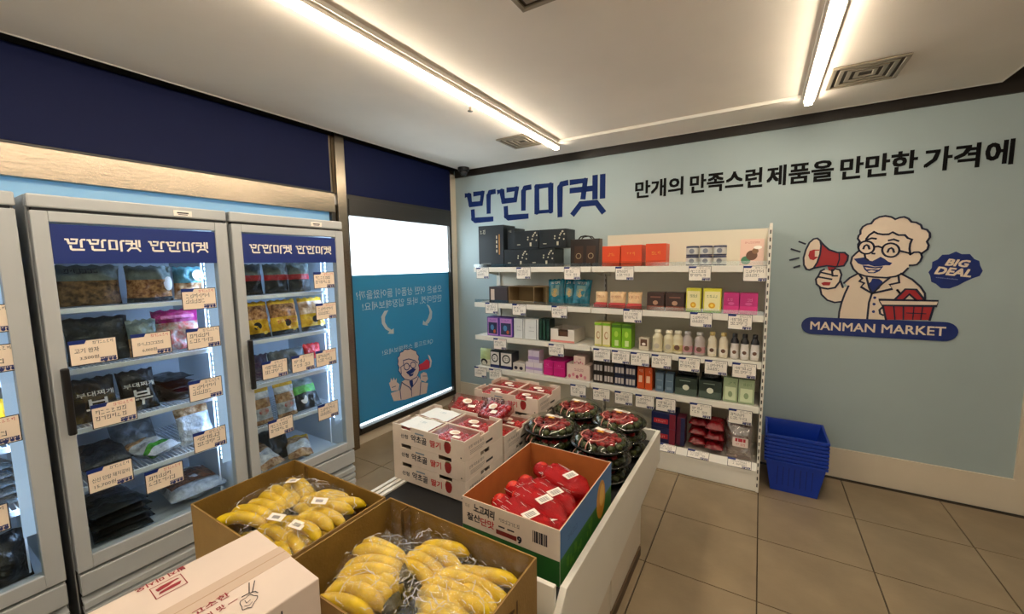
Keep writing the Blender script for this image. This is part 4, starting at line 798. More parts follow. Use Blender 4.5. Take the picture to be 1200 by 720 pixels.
for n, (a, b) in enumerate(((2.352, 2.41), (2.425, 2.485))):
    carton('blue_grey_box', ('left', 'right')[n] + ' of two plain blue grey boxes on fourth shelf', 'box', a, b, Z4, .15, .09, C_('5d7488', .5), [('r', .15, .6, .85, .63, C_('8aa0b0')), ('r', .2, .15, .8, .3, C_('7a90a4'))], group='blue grey boxes')
for n, (a, b) in enumerate(((2.498, 2.655), (2.668, 2.822))):
    t = carton('dark_green_box', ('left', 'right')[n] + ' of two wide dark green boxes with white oval seal', 'box', a, b, Z4, .135, .12, C_('25332c', .3), [('r', 0, .0, 1, .4, C_('4a5a50')), ('c', .35, .3, .65, .62, C_('d8dcc8')), ('r', .2, .82, .7, .86, C_('90a090'))], group='dark green boxes')
    bag('film_wrap', ('left', 'right')[n] + ' dark film packet on top of the wide dark green box', 'packet', ((a + b) / 2, -.37, Z4 + .136), .14, .05, .04, [(1, gK)], (-.3, 0, 0), 'film packets', 60 + n, .2)
for n, (a, b) in enumerate(((2.832, 2.925), (2.93, 3.03))):
    carton('pale_green_box', ('left', 'right')[n] + ' of two pale green boxes at right end of fourth shelf', 'box', a, b, Z4, .18, .09, C_('9db08a', .45), [('r', .12, .08, .88, .62, C_('d0dcb8')), ('c', .35, .2, .65, .45, C_('8aa078')), ('t', .3, .72, .8, .84, C_('5a7a50'), '~print')], group='pale green boxes')
# bottom shelf
for n in range(2):
    t = carton('noodle_pack', ('lower', 'upper')[n] + ' of two stacked navy packs with red label on bottom shelf', 'pack', 2.34, 2.52, Z5 + .03 + n * .122, .12, .2, C_('16204a', .35), [('r', .1, .3, .7, .62, C_('b02430')), ('t', .2, .38, .6, .52, C_('e8b0a8'), '~print'), ('r', .75, .0, 1, 1, C_('7a1c30'))], y=-.49, group='navy packs on bottom shelf')
carton('noodle_pack', 'navy and maroon striped pack standing beside the stacked navy packs', 'pack', 2.525, 2.585, Z5 + .03, .22, .12, C_('5a1a30', .4), [('r', .5, 0, 1, 1, C_('16204a'))], y=-.47)
rd = K('7a1018', na=.3)
for n, (x, z, w) in enumerate(((2.67, .0, .15), (2.67, .075, .15), (2.67, .15, .15), (2.79, .0, .15), (2.79, .075, .15), (2.79, .15, .15))):
    bag('coffee_pack', '%s dark red pack in the %s pile on bottom shelf' % (('lowest', 'middle', 'topmost')[n % 3], ('left', 'right')[n // 3]), 'pack', (x, -.495 if x > 2.7 else -.45, Z5 + .065 + z), .125, .2, .07, [(1, rd)], (-HP + .08, 0, 0), 'dark red packs on bottom shelf', n, .1, [('r', .2, .3, .8, .7, C_('8a1a20', .3)), ('t', .3, .4, .7, .5, C_('d8a0a0'), '~print')])
M_cp = mat('clear_pouch_film', 'e8dcd8', .15, film=.3, bump=.8, bscale=40, scale=10)
for n in range(3):
    bag('clear_pouch', ('front', 'middle', 'rear')[n] + ' clear pouch with red label at right end of bottom shelf', 'pouch', (2.95 - .01 * n, -.46 + .06 * n, Z5 + .025), .165, .24, .045, [(1, M_cp)], (-.15, 0, 0), 'clear pouches on bottom shelf', 70 + n, .15,
        [('r', .25, .35, .85, .62, C_('d8c8c0')), ('r', .35, .5, .75, .6, C_('a82030')), ('t', .35, .38, .78, .46, C_('b03030'), '~print')])

# ================================================================ SHOPPING BASKETS
def basket(z, label, group):
    t = thing('shopping_basket', label, 'basket', (3.29, -.285, z), group=group)
    wx, wy, bx, by, H = .18, .185, .135, .15, .235
    g = G(); th = .004
    def ring(a, b, z_): return [(-a, -b, z_), (a, -b, z_), (a, b, z_), (-a, b, z_)]
    vs = ring(bx, by, 0) + ring(wx - .008, wy - .008, H) + ring(bx - th, by - th, th) + ring(wx - .008 - th, wy - .008 - th, H)
    g.add(vs, [(0, 3, 2, 1), (8, 9, 10, 11)] + [(i, (i + 1) % 4, 4 + (i + 1) % 4, 4 + i) for i in range(4)] + [(8 + i, 12 + i, 12 + (i + 1) % 4, 8 + (i + 1) % 4) for i in range(4)] + [(4 + i, 4 + (i + 1) % 4, 12 + (i + 1) % 4, 12 + i) for i in range(4)])
    g.obj('basket_body', M_basket, t, bevel=.006)
    g = G(); z0, z1 = H - .015, H
    for k in range(4):
        a, b = wx, wy; c, e = wx - .012, wy - .012
        P = [(-a, -b), (a, -b), (a, b), (-a, b)]; Q = [(-c, -e), (c, -e), (c, e), (-c, e)]; j = (k + 1) % 4
        g.add([(*P[k], z0), (*P[j], z0), (*P[j], z1), (*P[k], z1), (*Q[k], z1), (*Q[j], z1)], [(0, 1, 2, 3), (3, 2, 5, 4)])
    g.obj('rim', M_basket, t)
    g = G()
    for k in range(7): x = -.10 + k * .033; g.add([(x, -by - .001 - .027 * .25, .05), (x + .004, -by - .001 - .027 * .25, .05), (x + .004 * 1.2, -by - .001 - .027 * .8, .19), (x, -by - .001 - .027 * .8, .19)], [(0, 1, 2, 3)])
    g.obj('rib_lines', mat('basket_groove', '0a2270', .5), t)
    return t
b0 = basket(.0, 'lowest blue shopping basket, standing on the floor tiles by the wall', 'nested blue baskets')
for n in range(1, 8):
    cpy(b0, '%s blue shopping basket nested in the stack%s' % (('second', 'third', 'fourth', 'fifth', 'sixth', 'seventh', 'eighth')[n - 1], ', topmost and empty' if n == 7 else ' counted from the floor'), (3.29, -.285, n * .0255))
# ================================================================ ISLAND
isl = thing('display_island', 'low white display island with a side board, holding boxes and fruit trays', 'display stand', (1.41, -2.64, 0))
IX, IY = 1.125, 1.50       # width, length
M_isl = mat('island_white', 'ddd3c2', .35, noise_amt=.04, scale=4)
G().box(.02, IX - .03, .02, IY - .41, .05, .44).obj('cabinet_body', M_isl, isl)
G().box(.02, IX - .03, .02, IY - .02, .44, .488).obj('deck', M_blkm, isl)
G().box(.05, IX - .005, .04, IY - .43, 0, .05).obj('toe_kick', mat('toe_kick', '5a4630', .6), isl)
for k in range(2): G().box(IX - .029, IX - .012, .03 + k * .535, .03 + k * .535 + .522, .055, .40).obj('side_panel', M_isl, isl, bevel=.003)
# long board with clipped front corner
G().prism([(-.01, .18), (IY + .0, .36), (IY + .0, .56), (.045, .56), (-.01, .50)], IX - .024, IX, 'x').obj('side_board', M_white, isl, bevel=.003)
G().box(.0, IX - .025, .0, .018, .0, .585).obj('front_board', M_white, isl, bevel=.002)
G().box(.0, IX - .025, IY - .018, IY, .36, .56).obj('rear_board', M_white, isl, bevel=.002)
G().box(IX - .027, IX - .0245, .53, .545, .05, .40).obj('joint_gap', M_blk, isl)
for k in range(3): G().box(.004 + k * .032, .024 + k * .032, .02, IY - .02, .488, .4965).obj('rail_slat', M_white, isl)
g = G()
for k in range(30): g.box(.10, IX - .04, .04 + k * .048, .046 + k * .048, .488, .4935)
tb = thing('display_table', 'white display table in the foreground under the banana boxes', 'table', (1.35, -3.85, 0))
G().box(0, 1.16, 0, 1.17, .45, .495).obj('table_top', M_white, tb, bevel=.003)
for sx in (.03, 1.08):
    for sy in (.03, 1.09): G().box(sx, sx + .05, sy, sy + .05, 0, .45).obj('leg', M_white, tb)
G().box(.03, 1.13, .03, .05, .36, .449).obj('apron', M_white, tb); G().box(.03, 1.13, 1.12, 1.14, .36, .449).obj('apron', M_white, tb)

# ---- strawberry cartons
SW, SD, SH = .476, .325, .10
M_sin = mat('carton_inner', 'cdb9a4', .7, noise_amt=.05, scale=12)
def straw_box(label, x, y, z, group):
    t = thing('strawberry_carton', label, 'carton', (x, y, z), group=group)
    th = .005; N_ = .02
    def wall(L, notches, axis, a, b, H=SH - .0012):
        pts = [(0, 0), (L, 0), (L, H)]
        for n0, n1 in sorted(notches, reverse=True): pts += [(L * n1, H), (L * n1, H - N_), (L * n0, H - N_), (L * n0, H)]
        pts += [(0, H)]
        return G().prism(pts, a, b, axis)
    nf = [(.13, .27), (.66, .83)]
    wall(SW, nf, 'y', 0, th).obj('front_wall', M_cardw, t)
    wall(SW, nf, 'y', SD - th, SD).obj('rear_wall', M_cardw, t)
    g = wall(SD - 2 * th - .001, [(.38, .62)], 'x', SW - th, SW); g.v = [(a, b + th + .0005, c) for a, b, c in g.v]; g.obj('side_wall', M_cardw, t)
    g = wall(SD - 2 * th - .001, [(.38, .62)], 'x', 0, th); g.v = [(a, b + th + .0005, c) for a, b, c in g.v]; g.obj('side_wall', M_cardw, t)
    G().box(th, SW - th, th, SD - th, 0, .004).obj('bottom', M_sin, t)
    g = G(); g.box(SW / 2 - .004, SW / 2 + .004, th, SD - th, .004, SH - .012); g.box(th, SW - th, SD / 2 - .004, SD / 2 + .004, .004, SH - .012); g.obj('divider', M_cardw, t)
    for k, (s, cx, w, h, m, dz) in enumerate((('산청', .085, .05, .022, M_ink, -.002), ('약초골', .185, .105, .036, M_ink, 0), ('딸기', .295, .068, .034, M_red, 0))):
        text(s, w, h, m, t, (cx, -.0006, .045 + dz), FW, bold=.03)
    g = G(); g.add([(-.016, .022, 0), (-.006, .027, 0), (.006, .026, 0), (.018, .021, 0), (.023, .006, 0), (.02, -.012, 0), (.012, -.026, 0), (.001, -.032, 0), (-.012, -.027, 0), (-.019, -.012, 0), (-.021, .006, 0)], [tuple(range(11))]); g.obj('strawberry_print', C_('8f1c1c'), t, loc=(.372, -.0006, .05), rot=FW)
    g = G()
    for k in range(5): rect(g, -.012 + k * .005, 0, -.009 + k * .005, .008)
    g.obj('leaf_print', C_('3a5a2a'), t, loc=(.372, -.0009, .072), rot=FW)
    g = G(); rect(g, -.03, -.004, .03, .004); g.obj('brush_print', C_('7f93a3'), t, loc=(.19, -.0006, .074), rot=FW)
    g = G(); disc(g, 0, 0, .004); g.obj('dot_print', M_ink, t, loc=(SW - .022, -.0006, .016), rot=FW)
    text('산청 약초골 딸기', .12, .016, M_ink, t, (SW + .0006, .09, .06), FX, bold=.01)
    g = G(); rr = random.Random(2)
    for k in range(3): rect(g, -.06, -.008 * k, -.06 + .1 + .02 * rr.random(), -.008 * k + .0025)
    g.obj('fine_print', C_('8a8078'), t, loc=(SW + .0006, .10, .038), rot=FX)
    g = G(); rect(g, -.03, -.006, .03, .006); g.obj('hand_hole', M_gasket, t, loc=(SW + .0006, .20, .03), rot=FX)
    return t
SB = mat('strawberry', 'a81420', .3, noise_amt=.35, scale=120, bump=.3, bscale=300, col2='c8303a')
def berry_pack(label, x, y, z, cover=False, rot=(0, 0, 0), seed=0, group='strawberry packs', w=.213, d=.145, H=.06):
    t = thing('strawberry_pack', label, 'strawberry pack', (x, y, z), rot=rot, group=group)
    g = G(); r = random.Random(seed); a, b = w / 2, d / 2
    vs = [(-a + .012, -b + .012, 0), (a - .012, -b + .012, 0), (a - .012, b - .012, 0), (-a + .012, b - .012, 0), (-a, -b, H), (a, -b, H), (a, b, H), (-a, b, H)]
    g.add(vs, [(0, 3, 2, 1)] + [(i, (i + 1) % 4, 4 + (i + 1) % 4, 4 + i) for i in range(4)]); g.obj('clear_tray', mat('tray_tint', 'f0d4d0', .12, film=.06), t)
    g = G()
    for i in range(5):
        for j in range(4):
            g.ball((-a + .034 + i * (w - .068) / 4 + r.uniform(-.004, .004), -b + .028 + j * (d - .056) / 3 + r.uniform(-.004, .004), H * .5 + r.uniform(-.003, .004)), .022, 7, 5, (1, 1, 1.05), .1, r)
    o = g.obj('strawberries', SB, t, smooth=True); o['kind'] = 'stuff'
    g = G(); n = 8
    vv = [(-a + w * i / n, -b + d * j / n, H + .001 + .002 * noise.noise(Vector((i * 1.3, j * 1.3, seed)))) for j in range(n + 1) for i in range(n + 1)]
    g.add(vv, [(j * (n + 1) + i, j * (n + 1) + i + 1, (j + 1) * (n + 1) + i + 1, (j + 1) * (n + 1) + i) for j in range(n) for i in range(n)]); g.obj('lid_film', mat('lid_film', 'fbe8e4', .06, film=.06, bump=.6, bscale=40, scale=10), t, smooth=True)
    if cover:
        g = G(); g.add([(vx * .92, vy * .92, vz + .004 + .003 * math.sin(vx * 60)) for vx, vy, vz in vv], [(j * (n + 1) + i, j * (n + 1) + i + 1, (j + 1) * (n + 1) + i + 1, (j + 1) * (n + 1) + i) for j in range(n) for i in range(n)])
        g.obj('white_sheet', mat('foam_sheet', 'dfe4e6', .5, bump=.3, bscale=150, scale=10), t, smooth=True)
        text('~print', .05, .018, C_('6a9ab0'), t, (.01, .01, H + .012), None)
    else:
        g = G(); disc(g, 0, 0, .03, 0, 18, .024); g.obj('round_sticker', M_paper, t, loc=(r.uniform(-.01, .01), .005, H + .0045)); g = G(); disc(g, 0, 0, .02, 0, 16, .015); g.obj('sticker_print', C_('d8c0a8'), t, loc=(0, .005, H + .005))
        g = G(); rect(g, -.022, -.012, .022, .012); g.obj('price_sticker', M_paper, t, loc=(.035, -.035, H + .0045), rot=(0, 0, .1))
    return t
stacks = [(1.415, -2.30, 3, 'front left'), (1.420, -1.965, 2, 'middle left'), (1.44, -1.615, 3, 'rear left')]
first = None
for si, (x, y, n, nm_) in enumerate(stacks):
    for k in range(n):
        lab = '%s white strawberry carton in the %s stack of the island' % (('lowest', 'middle', 'topmost')[k if n == 3 else (0, 2)[k]], nm_)
        z = .497 + k * SH
        if first is None: first = straw_box(lab, x, y, z, 'white strawberry cartons')
        else: cpy(first, lab, (x, y, z))
pk = {}
for si, (x, y, n, nm_) in enumerate(stacks):
    z = .497 + (n - 1) * SH + .0045
    for i in range(2):
        for j in range(2):
            cov = si == 0 and i == 0
            lab = '%s %s strawberry pack%s in the %s carton stack' % (('front', 'rear')[j], ('left', 'right')[i], ' under a white sheet' if cov else ' with round white sticker', nm_)
            xx, yy = x + .124 + i * .229, y + .084 + j * .157
            if cov not in pk: pk[cov] = berry_pack(lab, xx, yy, z + .018, cov, seed=si + i)
            else: cpy(pk[cov], lab, (xx, yy, z + .018))
cpy(pk[False], 'loose tilted strawberry pack lying left on the middle carton stack', (1.50, -1.76, .705), rot=(.30, .10, .3), group='loose strawberry packs')
cpy(pk[False], 'loose tilted strawberry pack lying right on the middle carton stack', (1.70, -1.74, .702), rot=(.42, -.06, -.2), group='loose strawberry packs')

# ---- round fruit platters
M_tray = mat('platter_black', '0b0c0d', .2)
M_dome = mat('dome_clear', 'f4f6f2', .04, film=.05, bump=.12, bscale=18, scale=10)
M_pink = mat('handle_tape', 'e0a090', .35)
R_ = .139
def platter(label, x, y, z, seed, rz):
    t = thing('fruit_platter', label, 'fruit platter', (x, y, z), rz, 'round black fruit platters'); t.scale = (1.13, 1.13, 1); r = random.Random(seed)
    g = G(); g.lathe([(.098, .0), (.108, .004), (.118, .026), (.134, .028), (R_, .032), (R_, .036), (.130, .035), (.112, .03), (.100, .012), (.02, .010)], 32, cap=False); g.add([(.098 * math.cos(a * PI / 16), .098 * math.sin(a * PI / 16), .0) for a in range(32)], [tuple(range(32))[::-1]]); g.obj('tray', M_tray, t, smooth=True)
    g = G(); prof = [(.1385, .0365), (.134, .039), (.130, .050), (.118, .070), (.098, .081), (.05, .084), (.002, .085)]
    g.lathe(prof, 32, cap=False)
    g.v = [(a * (1 + .008 * math.cos(16 * math.atan2(b, a))), b * (1 + .008 * math.cos(16 * math.atan2(b, a))), c) for a, b, c in g.v]; g.obj('dome_lid', M_dome, t, smooth=True)
    g = G()
    for k in range(15): a = k * 2 * PI / 15; g.ball((.098 * math.cos(a), .098 * math.sin(a), .038), .02, 7, 5, (1, 1, .9), .1, r)
    o = g.obj('green_fruit', mat('green_fruit', '222a10', .35, noise_amt=.4, scale=40, col2='4a5420'), t, smooth=True); o['kind'] = 'stuff'
    g = G()
    for k in range(40):
        q = .088 * math.sqrt(r.random()); a = r.random() * 2 * PI; g.ball((q * math.cos(a), q * math.sin(a), .052 + r.random() * .006), .017, 7, 5, (1.15, .8, .8), .15, r)
    o = g.obj('red_fruit', mat('red_fruit', '7c0c14', .28, noise_amt=.3, scale=60, col2='b8262a'), t, smooth=True); o['kind'] = 'stuff'
    # pink carrying tape: a loop over the dome with two legs down the side
    g = G()
    for sx in (-1, 1):
        pts = [(sx * .055, -.02, .0855), (sx * .06, -.055, .083), (sx * .045, -.085, .080), (sx * .022, -.098, .079), (sx * .02, -.113, .074), (sx * .02, -.126, .058), (sx * .02, -.131, .04)]
        g.tube(pts, .0022, 6)
    g.obj('handle_tape', M_pink, t, smooth=True)
    for dx, dy, w, h, m, nm_ in ((-.022, .02, .04, .026, M_paper, 'price_sticker'), (.02, .028, .05, .022, M_paper, 'barcode_sticker'), (.0, .0, .03, .016, C_('d89a20'), 'yellow_sticker')):
        g = G(); rect(g, -w / 2, -h / 2, w / 2, h / 2); g.obj(nm_, m, t, loc=(dx, dy, .0865 + .0004 * (nm_ == 'yellow_sticker')), rot=(0, 0, r.uniform(-.3, .3)))
    g = G()
    for k in range(7): rect(g, -.018 + k * .005, -.007, -.0155 + k * .005, .007)
    g.obj('barcode', M_ink, t, loc=(.02, .028, .0872))
    return t
pf0 = None
for si, (x, y, n, nm_, rz) in enumerate(((2.040, -1.685, 3, 'left front', -.15), (2.350, -1.735, 3, 'right front', -.35), (2.065, -1.365, 3, 'left rear', -.2), (2.352, -1.415, 3, 'right rear', -.3))):
    for k in range(n):
        lab = '%s round fruit platter in the %s stack' % (('lowest', 'middle', 'topmost')[k + 3 - n], nm_)
        if pf0 is None: pf0 = platter(lab, x, y, .4945, 4, rz)
        else: cpy(pf0, lab, (x, y, .4945 + k * .0765 + .001 * k), rz=rz + .5 * (k - n + 1))

# ---- open boxes
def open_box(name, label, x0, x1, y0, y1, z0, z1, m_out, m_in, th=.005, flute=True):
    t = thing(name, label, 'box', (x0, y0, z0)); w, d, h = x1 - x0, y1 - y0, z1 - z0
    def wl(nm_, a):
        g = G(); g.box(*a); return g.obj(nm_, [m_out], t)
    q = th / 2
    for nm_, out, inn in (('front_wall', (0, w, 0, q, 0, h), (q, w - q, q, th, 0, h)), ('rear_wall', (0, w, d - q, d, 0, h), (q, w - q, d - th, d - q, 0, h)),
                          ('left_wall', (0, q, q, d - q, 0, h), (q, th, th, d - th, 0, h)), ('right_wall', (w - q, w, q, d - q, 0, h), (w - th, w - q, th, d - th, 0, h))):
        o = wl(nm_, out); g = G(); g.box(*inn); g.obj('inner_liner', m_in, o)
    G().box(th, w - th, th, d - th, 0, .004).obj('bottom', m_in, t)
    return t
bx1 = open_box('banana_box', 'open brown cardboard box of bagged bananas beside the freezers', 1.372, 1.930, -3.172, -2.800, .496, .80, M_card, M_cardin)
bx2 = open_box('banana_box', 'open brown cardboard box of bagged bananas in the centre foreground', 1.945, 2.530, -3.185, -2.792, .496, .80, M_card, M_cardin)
for b_, w in ((bx1, .558), (bx2, .585)):
    for k in range(2): G().box(.085 + k * .012, .087 + k * .012, .36, .3665 if b_ is bx1 else .387, .02, .300).obj('crease', mat('card_crease', '6d5020', .8), b_)
text('~print', .02, .075, C_('5a3c12'), bx2, (.5858, .25, .22), FX, bold=.02)

# ---- bananas
BN = mat('banana_skin', 'd2ae00', .4, noise_amt=.15, scale=22, bump=.05, bscale=60, col2='e8c814')
_nt = BN.node_tree
TIP = mat('banana_tip', '4a3a1c', .7); STEM = mat('banana_stem', '3d3a16', .6, noise_amt=.3, scale=60)
M_bfilm = mat('banana_bag_film', 'fffefa', .10, film=.035, bump=.5, bscale=70, scale=10)
def banana_mesh(L, r0, bend, seed):
    g = G(); pts = []; rad = []; K_ = 12
    for k in range(K_ + 1):
        s = k / K_; a = bend * (s - .15); pts.append((L * math.sin(a) / bend + L * math.sin(bend * .15) / bend, 0, -L * (1 - math.cos(a)) / bend))
        rad.append(r0 * (.34 if s < .06 else min(1, .42 + (s - .06) * 5) if s < .2 else 1 if s < .78 else max(.25, 1 - ((s - .78) / .22) ** 2 * .78)))
    g.k = 0; g.tube(pts, rad, 8, 1.05); return g.mesh('banana', BN, True), pts[-1], pts[0]
BM = [banana_mesh(.185 + .012 * i, .0195, 1.15 + .12 * i, i) for i in range(3)]
_tg = G(); _tg.lathe([(.0052, 0), (.0058, .004), (.004, .008)], 8); TIPM = _tg.mesh('tip', TIP, True)
def bunch(label, loc, rz, n, group, seed, sticker=True, film=True, tilt=0, spread=.085):
    r = random.Random(seed); t = thing('banana_bunch', label, 'bananas', loc, group=group, rot=(0, tilt, rz))
    lo = Vector((9, 9, 9)); hi = -lo
    for i in range(n):
        c = i - (n - 1) / 2
        me, tip, st = BM[i % 3]
        q = c * spread + r.uniform(-.02, .02)
        loc_ = Vector((.008 * abs(c), c * .026, -.003 * abs(c) ** 1.5 + (.006 if i % 2 else 0)))
        o = link('banana', me, t, loc_, (c * .16, -.52 + r.uniform(-.05, .05), q))
        link('tip', TIPM, o, tip, (0, HP + .9, 0))
    g = G(); g.tube([(-.028, -.006, .012), (-.01, 0, .006), (.012, 0, .002)], [.013, .017, .02 + .004 * n], 8, .6); g.obj('stem_crown', STEM, t, smooth=True)
    if film:
        g = G(); nu, nv = 34, 18; off = Vector((seed * 1.7, 0, 0)); a, b, c = .122, .022 + .019 * n, .050
        vs = []
        def se(v, e): return math.copysign(abs(v) ** e, v)
        for j in range(nv + 1):
            ph = PI * j / nv
            for i in range(nu):
                th = 2 * PI * i / nu
                x = a * se(math.sin(ph), .7) * se(math.cos(th), .8); y = b * se(math.sin(ph), .7) * se(math.sin(th), .8); z = c * se(math.cos(ph), .8)
                k = 1 + .20 * noise.noise(Vector((x, y, z)) * 24 + off) - .10 * abs(noise.noise(Vector((x, y, z)) * 70 + off))
                vs.append((x * k + .088, y * k, z * k + .018))
        g.add(vs, [(j * nu + i, j * nu + (i + 1) % nu, (j + 1) * nu + (i + 1) % nu, (j + 1) * nu + i) for j in range(nv) for i in range(nu)])
        # twisted mouth of the bag
        g.tube([(-.03, 0, .02), (-.05, .008, .035), (-.068, .0, .04), (-.09, -.008, .05)], [.025, .009, .012, .03], 9, .5)
        g.obj('plastic_bag', M_bfilm, t)
        # thin strips along the film folds, coloured white to stand in for glints
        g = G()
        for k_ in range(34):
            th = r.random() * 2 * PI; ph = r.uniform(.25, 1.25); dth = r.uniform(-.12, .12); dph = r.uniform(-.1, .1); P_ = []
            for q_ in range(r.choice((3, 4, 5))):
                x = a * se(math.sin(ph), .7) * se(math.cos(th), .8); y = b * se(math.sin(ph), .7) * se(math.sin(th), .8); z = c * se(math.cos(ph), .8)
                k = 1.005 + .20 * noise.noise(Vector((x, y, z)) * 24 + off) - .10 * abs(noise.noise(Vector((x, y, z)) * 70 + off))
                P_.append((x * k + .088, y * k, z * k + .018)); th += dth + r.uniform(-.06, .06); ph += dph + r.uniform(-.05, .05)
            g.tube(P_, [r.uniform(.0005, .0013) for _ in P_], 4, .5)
        o = g.obj('fold_glints', M_glint, t); o['kind'] = 'stuff'
    if sticker:
        s = G().box(-.024, .024, -.016, .016, 0, .0008).obj('price_sticker', M_paper, t, loc=(.09, 0, .078), rot=(.1, .15, .4))
        g = G()
        for k in range(6): rect(g, -.012 + k * .004, -.008, -.0098 + k * .004, .006, .0012)
        g.obj('barcode', M_ink, s)
    return t
G1, G2 = 'bagged bananas in the left box', 'bagged bananas in the centre box'
# (x, y of the stem, heading, count)
A1 = [(1.640, -2.985, 3.30, 6, 'large bagged banana bunch at the left end of the left box', .71, 0), (1.62, -2.880, 3.12, 4, 'stickered banana bunch along the rear left wall of the left box', .70, 1),
      (1.60, -2.870, .0, 4, 'small banana bunch at the rear middle of the left box', .715, 0), (1.705, -2.945, .25, 5, 'large stickered banana bunch at the right rear of the left box', .72, 1),
      (1.715, -3.03, -.1, 4, 'banana bunch near the right front corner of the left box', .69, 1), (1.60, -3.085, .1, 4, 'banana bunch in the front middle of the left box', .69, 1)]
for n, (x, y, rz, c, lab, z, stk) in enumerate(A1): bunch(lab, (x, y, z + .02), rz, c, G1, n + 1, bool(stk))
A2 = [(2.16, -2.96, 3.6, 5, 'large banana bunch at the left end of the centre box', .715, 0), (2.13, -2.875, .0, 4, 'banana bunch at the rear left of the centre box', .70, 0),
      (2.24, -3.06, 3.2, 5, 'banana bunch in the front left of the centre box', .70, 0), (2.25, -2.96, .1, 5, 'banana bunch in the rear middle of the centre box', .70, 0),
      (2.30, -3.08, .0, 4, 'banana bunch in the front middle of the centre box', .70, 0), (2.32, -2.885, -.05, 4, 'banana bunch at the rear right of the centre box', .685, 0), (2.32, -3.015, -.1, 4, 'banana bunch at the front right of the centre box', .70, 0)]
for n, (x, y, rz, c, lab, z, stk) in enumerate(A2): bunch(lab, (x, y, z + .015), rz, c, G2, n + 21, bool(stk))
def settle_inside(group, x0, x1, y0, y1):
    bpy.context.view_layer.update()
    for o in [q for q in COL.objects if q.get('group') == group]:
        P = [c.matrix_world @ Vector(b) for c in o.children for b in c.bound_box]
        dx = max(0, x0 - min(p.x for p in P)) or -max(0, max(p.x for p in P) - x1)
        dy = max(0, y0 - min(p.y for p in P)) or -max(0, max(p.y for p in P) - y1)
        o.location.x += dx; o.location.y += dy
settle_inside(G1, 1.372, 1.930, -3.172, -2.800); settle_inside(G2, 1.948, 2.527, -3.183, -2.795)
low = None
for bi, (xs, nmx) in enumerate((((1.43, 1.56, 1.68), 'left'), ((2.0, 2.14, 2.28), 'centre'))):
    for lay in range(1, 2):
        for k, x in enumerate(xs):
            for j, y in enumerate((-3.04, -2.90)):
                lab = 'bare banana bunch at the %s %s underneath the bagged bunches of the %s box' % (('front', 'rear')[j], ('left', 'middle', 'right')[k], nmx)
                loc = (x + .19 * j, y, .545 + lay * .065); rz = (0, PI)[j]
                if low is None: low = bunch(lab, (x, y, .61), 0, 4, 'lower bananas of the %s box' % nmx, 50, False, False, spread=.06)
                else: cpy(low, lab, loc, rz=rz, group='lower bananas of the %s box' % nmx)
# loose plastic liner hanging over the centre box wall
t = tag(link('plastic_liner', None), 'crumpled clear plastic liner draped along the rear wall of centre banana box', 'plastic sheet')
g = G(); n = 40; m_ = 14; vs = []
for j in range(m_ + 1):
    for i in range(n + 1):
        u, v = i / n, j / m_
        vs.append((1.96 + .55 * u, -2.803 - .055 * v - .022 * noise.noise(Vector((u * 14, v * 6, 1))), .797 - (.04 + .075 * (1 - u * .5)) * v * 1.3 + .008 * noise.noise(Vector((u * 8, v * 3, 5)))))
g.add(vs, [(j * (n + 1) + i, j * (n + 1) + i + 1, (j + 1) * (n + 1) + i + 1, (j + 1) * (n + 1) + i) for j in range(m_) for i in range(n)]); g.obj('sheet', M_bfilm, t)

# ---- tomato box
tx0, tx1, ty0, ty1, tz0, tz1 = 2.058, 2.482, -2.532, -1.972, .494, .705
M_ti = mat('tomato_box_inside', 'b0662c', .8, noise_amt=.1, scale=10)
tbx = open_box('tomato_box', 'open printed carton of red bagged tomatoes beside the white side board', tx0, tx1, ty0, ty1, tz0, tz1, M_cardw, M_ti)
w, d, h = tx1 - tx0, ty1 - ty0, tz1 - tz0
text('찰산', .062, .03, M_ink, tbx, (.055, -.0008, .138), (HP, -.03, 0), bold=.03); text('단맛', .062, .03, M_red, tbx, (.12, -.0008, .134), (HP, -.03, 0), bold=.03)
text('노고지리', .095, .034, M_ink, tbx, (.105, -.0008, .178), (HP, .06, 0), bold=.045); text('~print', .09, .016, M_ink, tbx, (.215, -.0008, .168), FW, bold=.02); text('~print', .03, .014, C_('5a5048'), tbx, (.03, -.0008, .18), FW)
text('9', .017, .026, M_ink, tbx, (.262, -.0008, .118), FW, bold=.05)
for x_, w_ in ((.185, .028), (.225, .03)): g = G(); rect(g, -w_ / 2, -.003, w_ / 2, .003); g.obj('printed_line', M_ink, tbx, loc=(x_, -.0008, .142), rot=FW)
g = G(); rect(g, -.045, -.009, .045, .009); g.obj('red_strip', C_('7a1c18'), tbx, loc=(.205, -.0008, .118), rot=FW)
g = G()
for k in range(9): rect(g, -.028 + k * .0065, -.022, -.025 + k * .0065 + .0015 * (k % 3), .022)
g.obj('barcode', M_ink, tbx, loc=(.345, -.0008, .155), rot=FW)
g = G(); rect(g, -w / 2 + .001, -.0475, w / 2 - .001, .0475); g.obj('green_panel', C_('1f5a22', .5), tbx, loc=(w / 2, -.0008, .0485), rot=FW)
g = G(); rect(g, 0, 0, d, .10); g.obj('green_panel', C_('2e6a26', .5), tbx, loc=(w + .0006, 0, .001), rot=FX)
g = G(); rect(g, 0, 0, d, h - .101); g.obj('blue_panel', C_('3f6ea6', .5), tbx, loc=(w + .0006, 0, .101), rot=FX)
g = G(); disc(g, 0, 0, .055, 0, 20, .085); g.obj('gourd_print', C_('c98a2a', .5), tbx, loc=(w + .001, .42, .105), rot=FX)
g = G(); disc(g, 0, 0, .03, 0, 20, .05); g.obj('gourd_highlight', C_('e0b050', .5), tbx, loc=(w + .0014, .43, .12), rot=FX)
g = G(); rr = random.Random(4)
for k in range(16): x_ = .04 + rr.random() * .28; y_ = rr.random() * .04; rect(g, x_, y_ + .005, x_ + .008 + rr.random() * .012, y_ + .02 + rr.random() * .03)
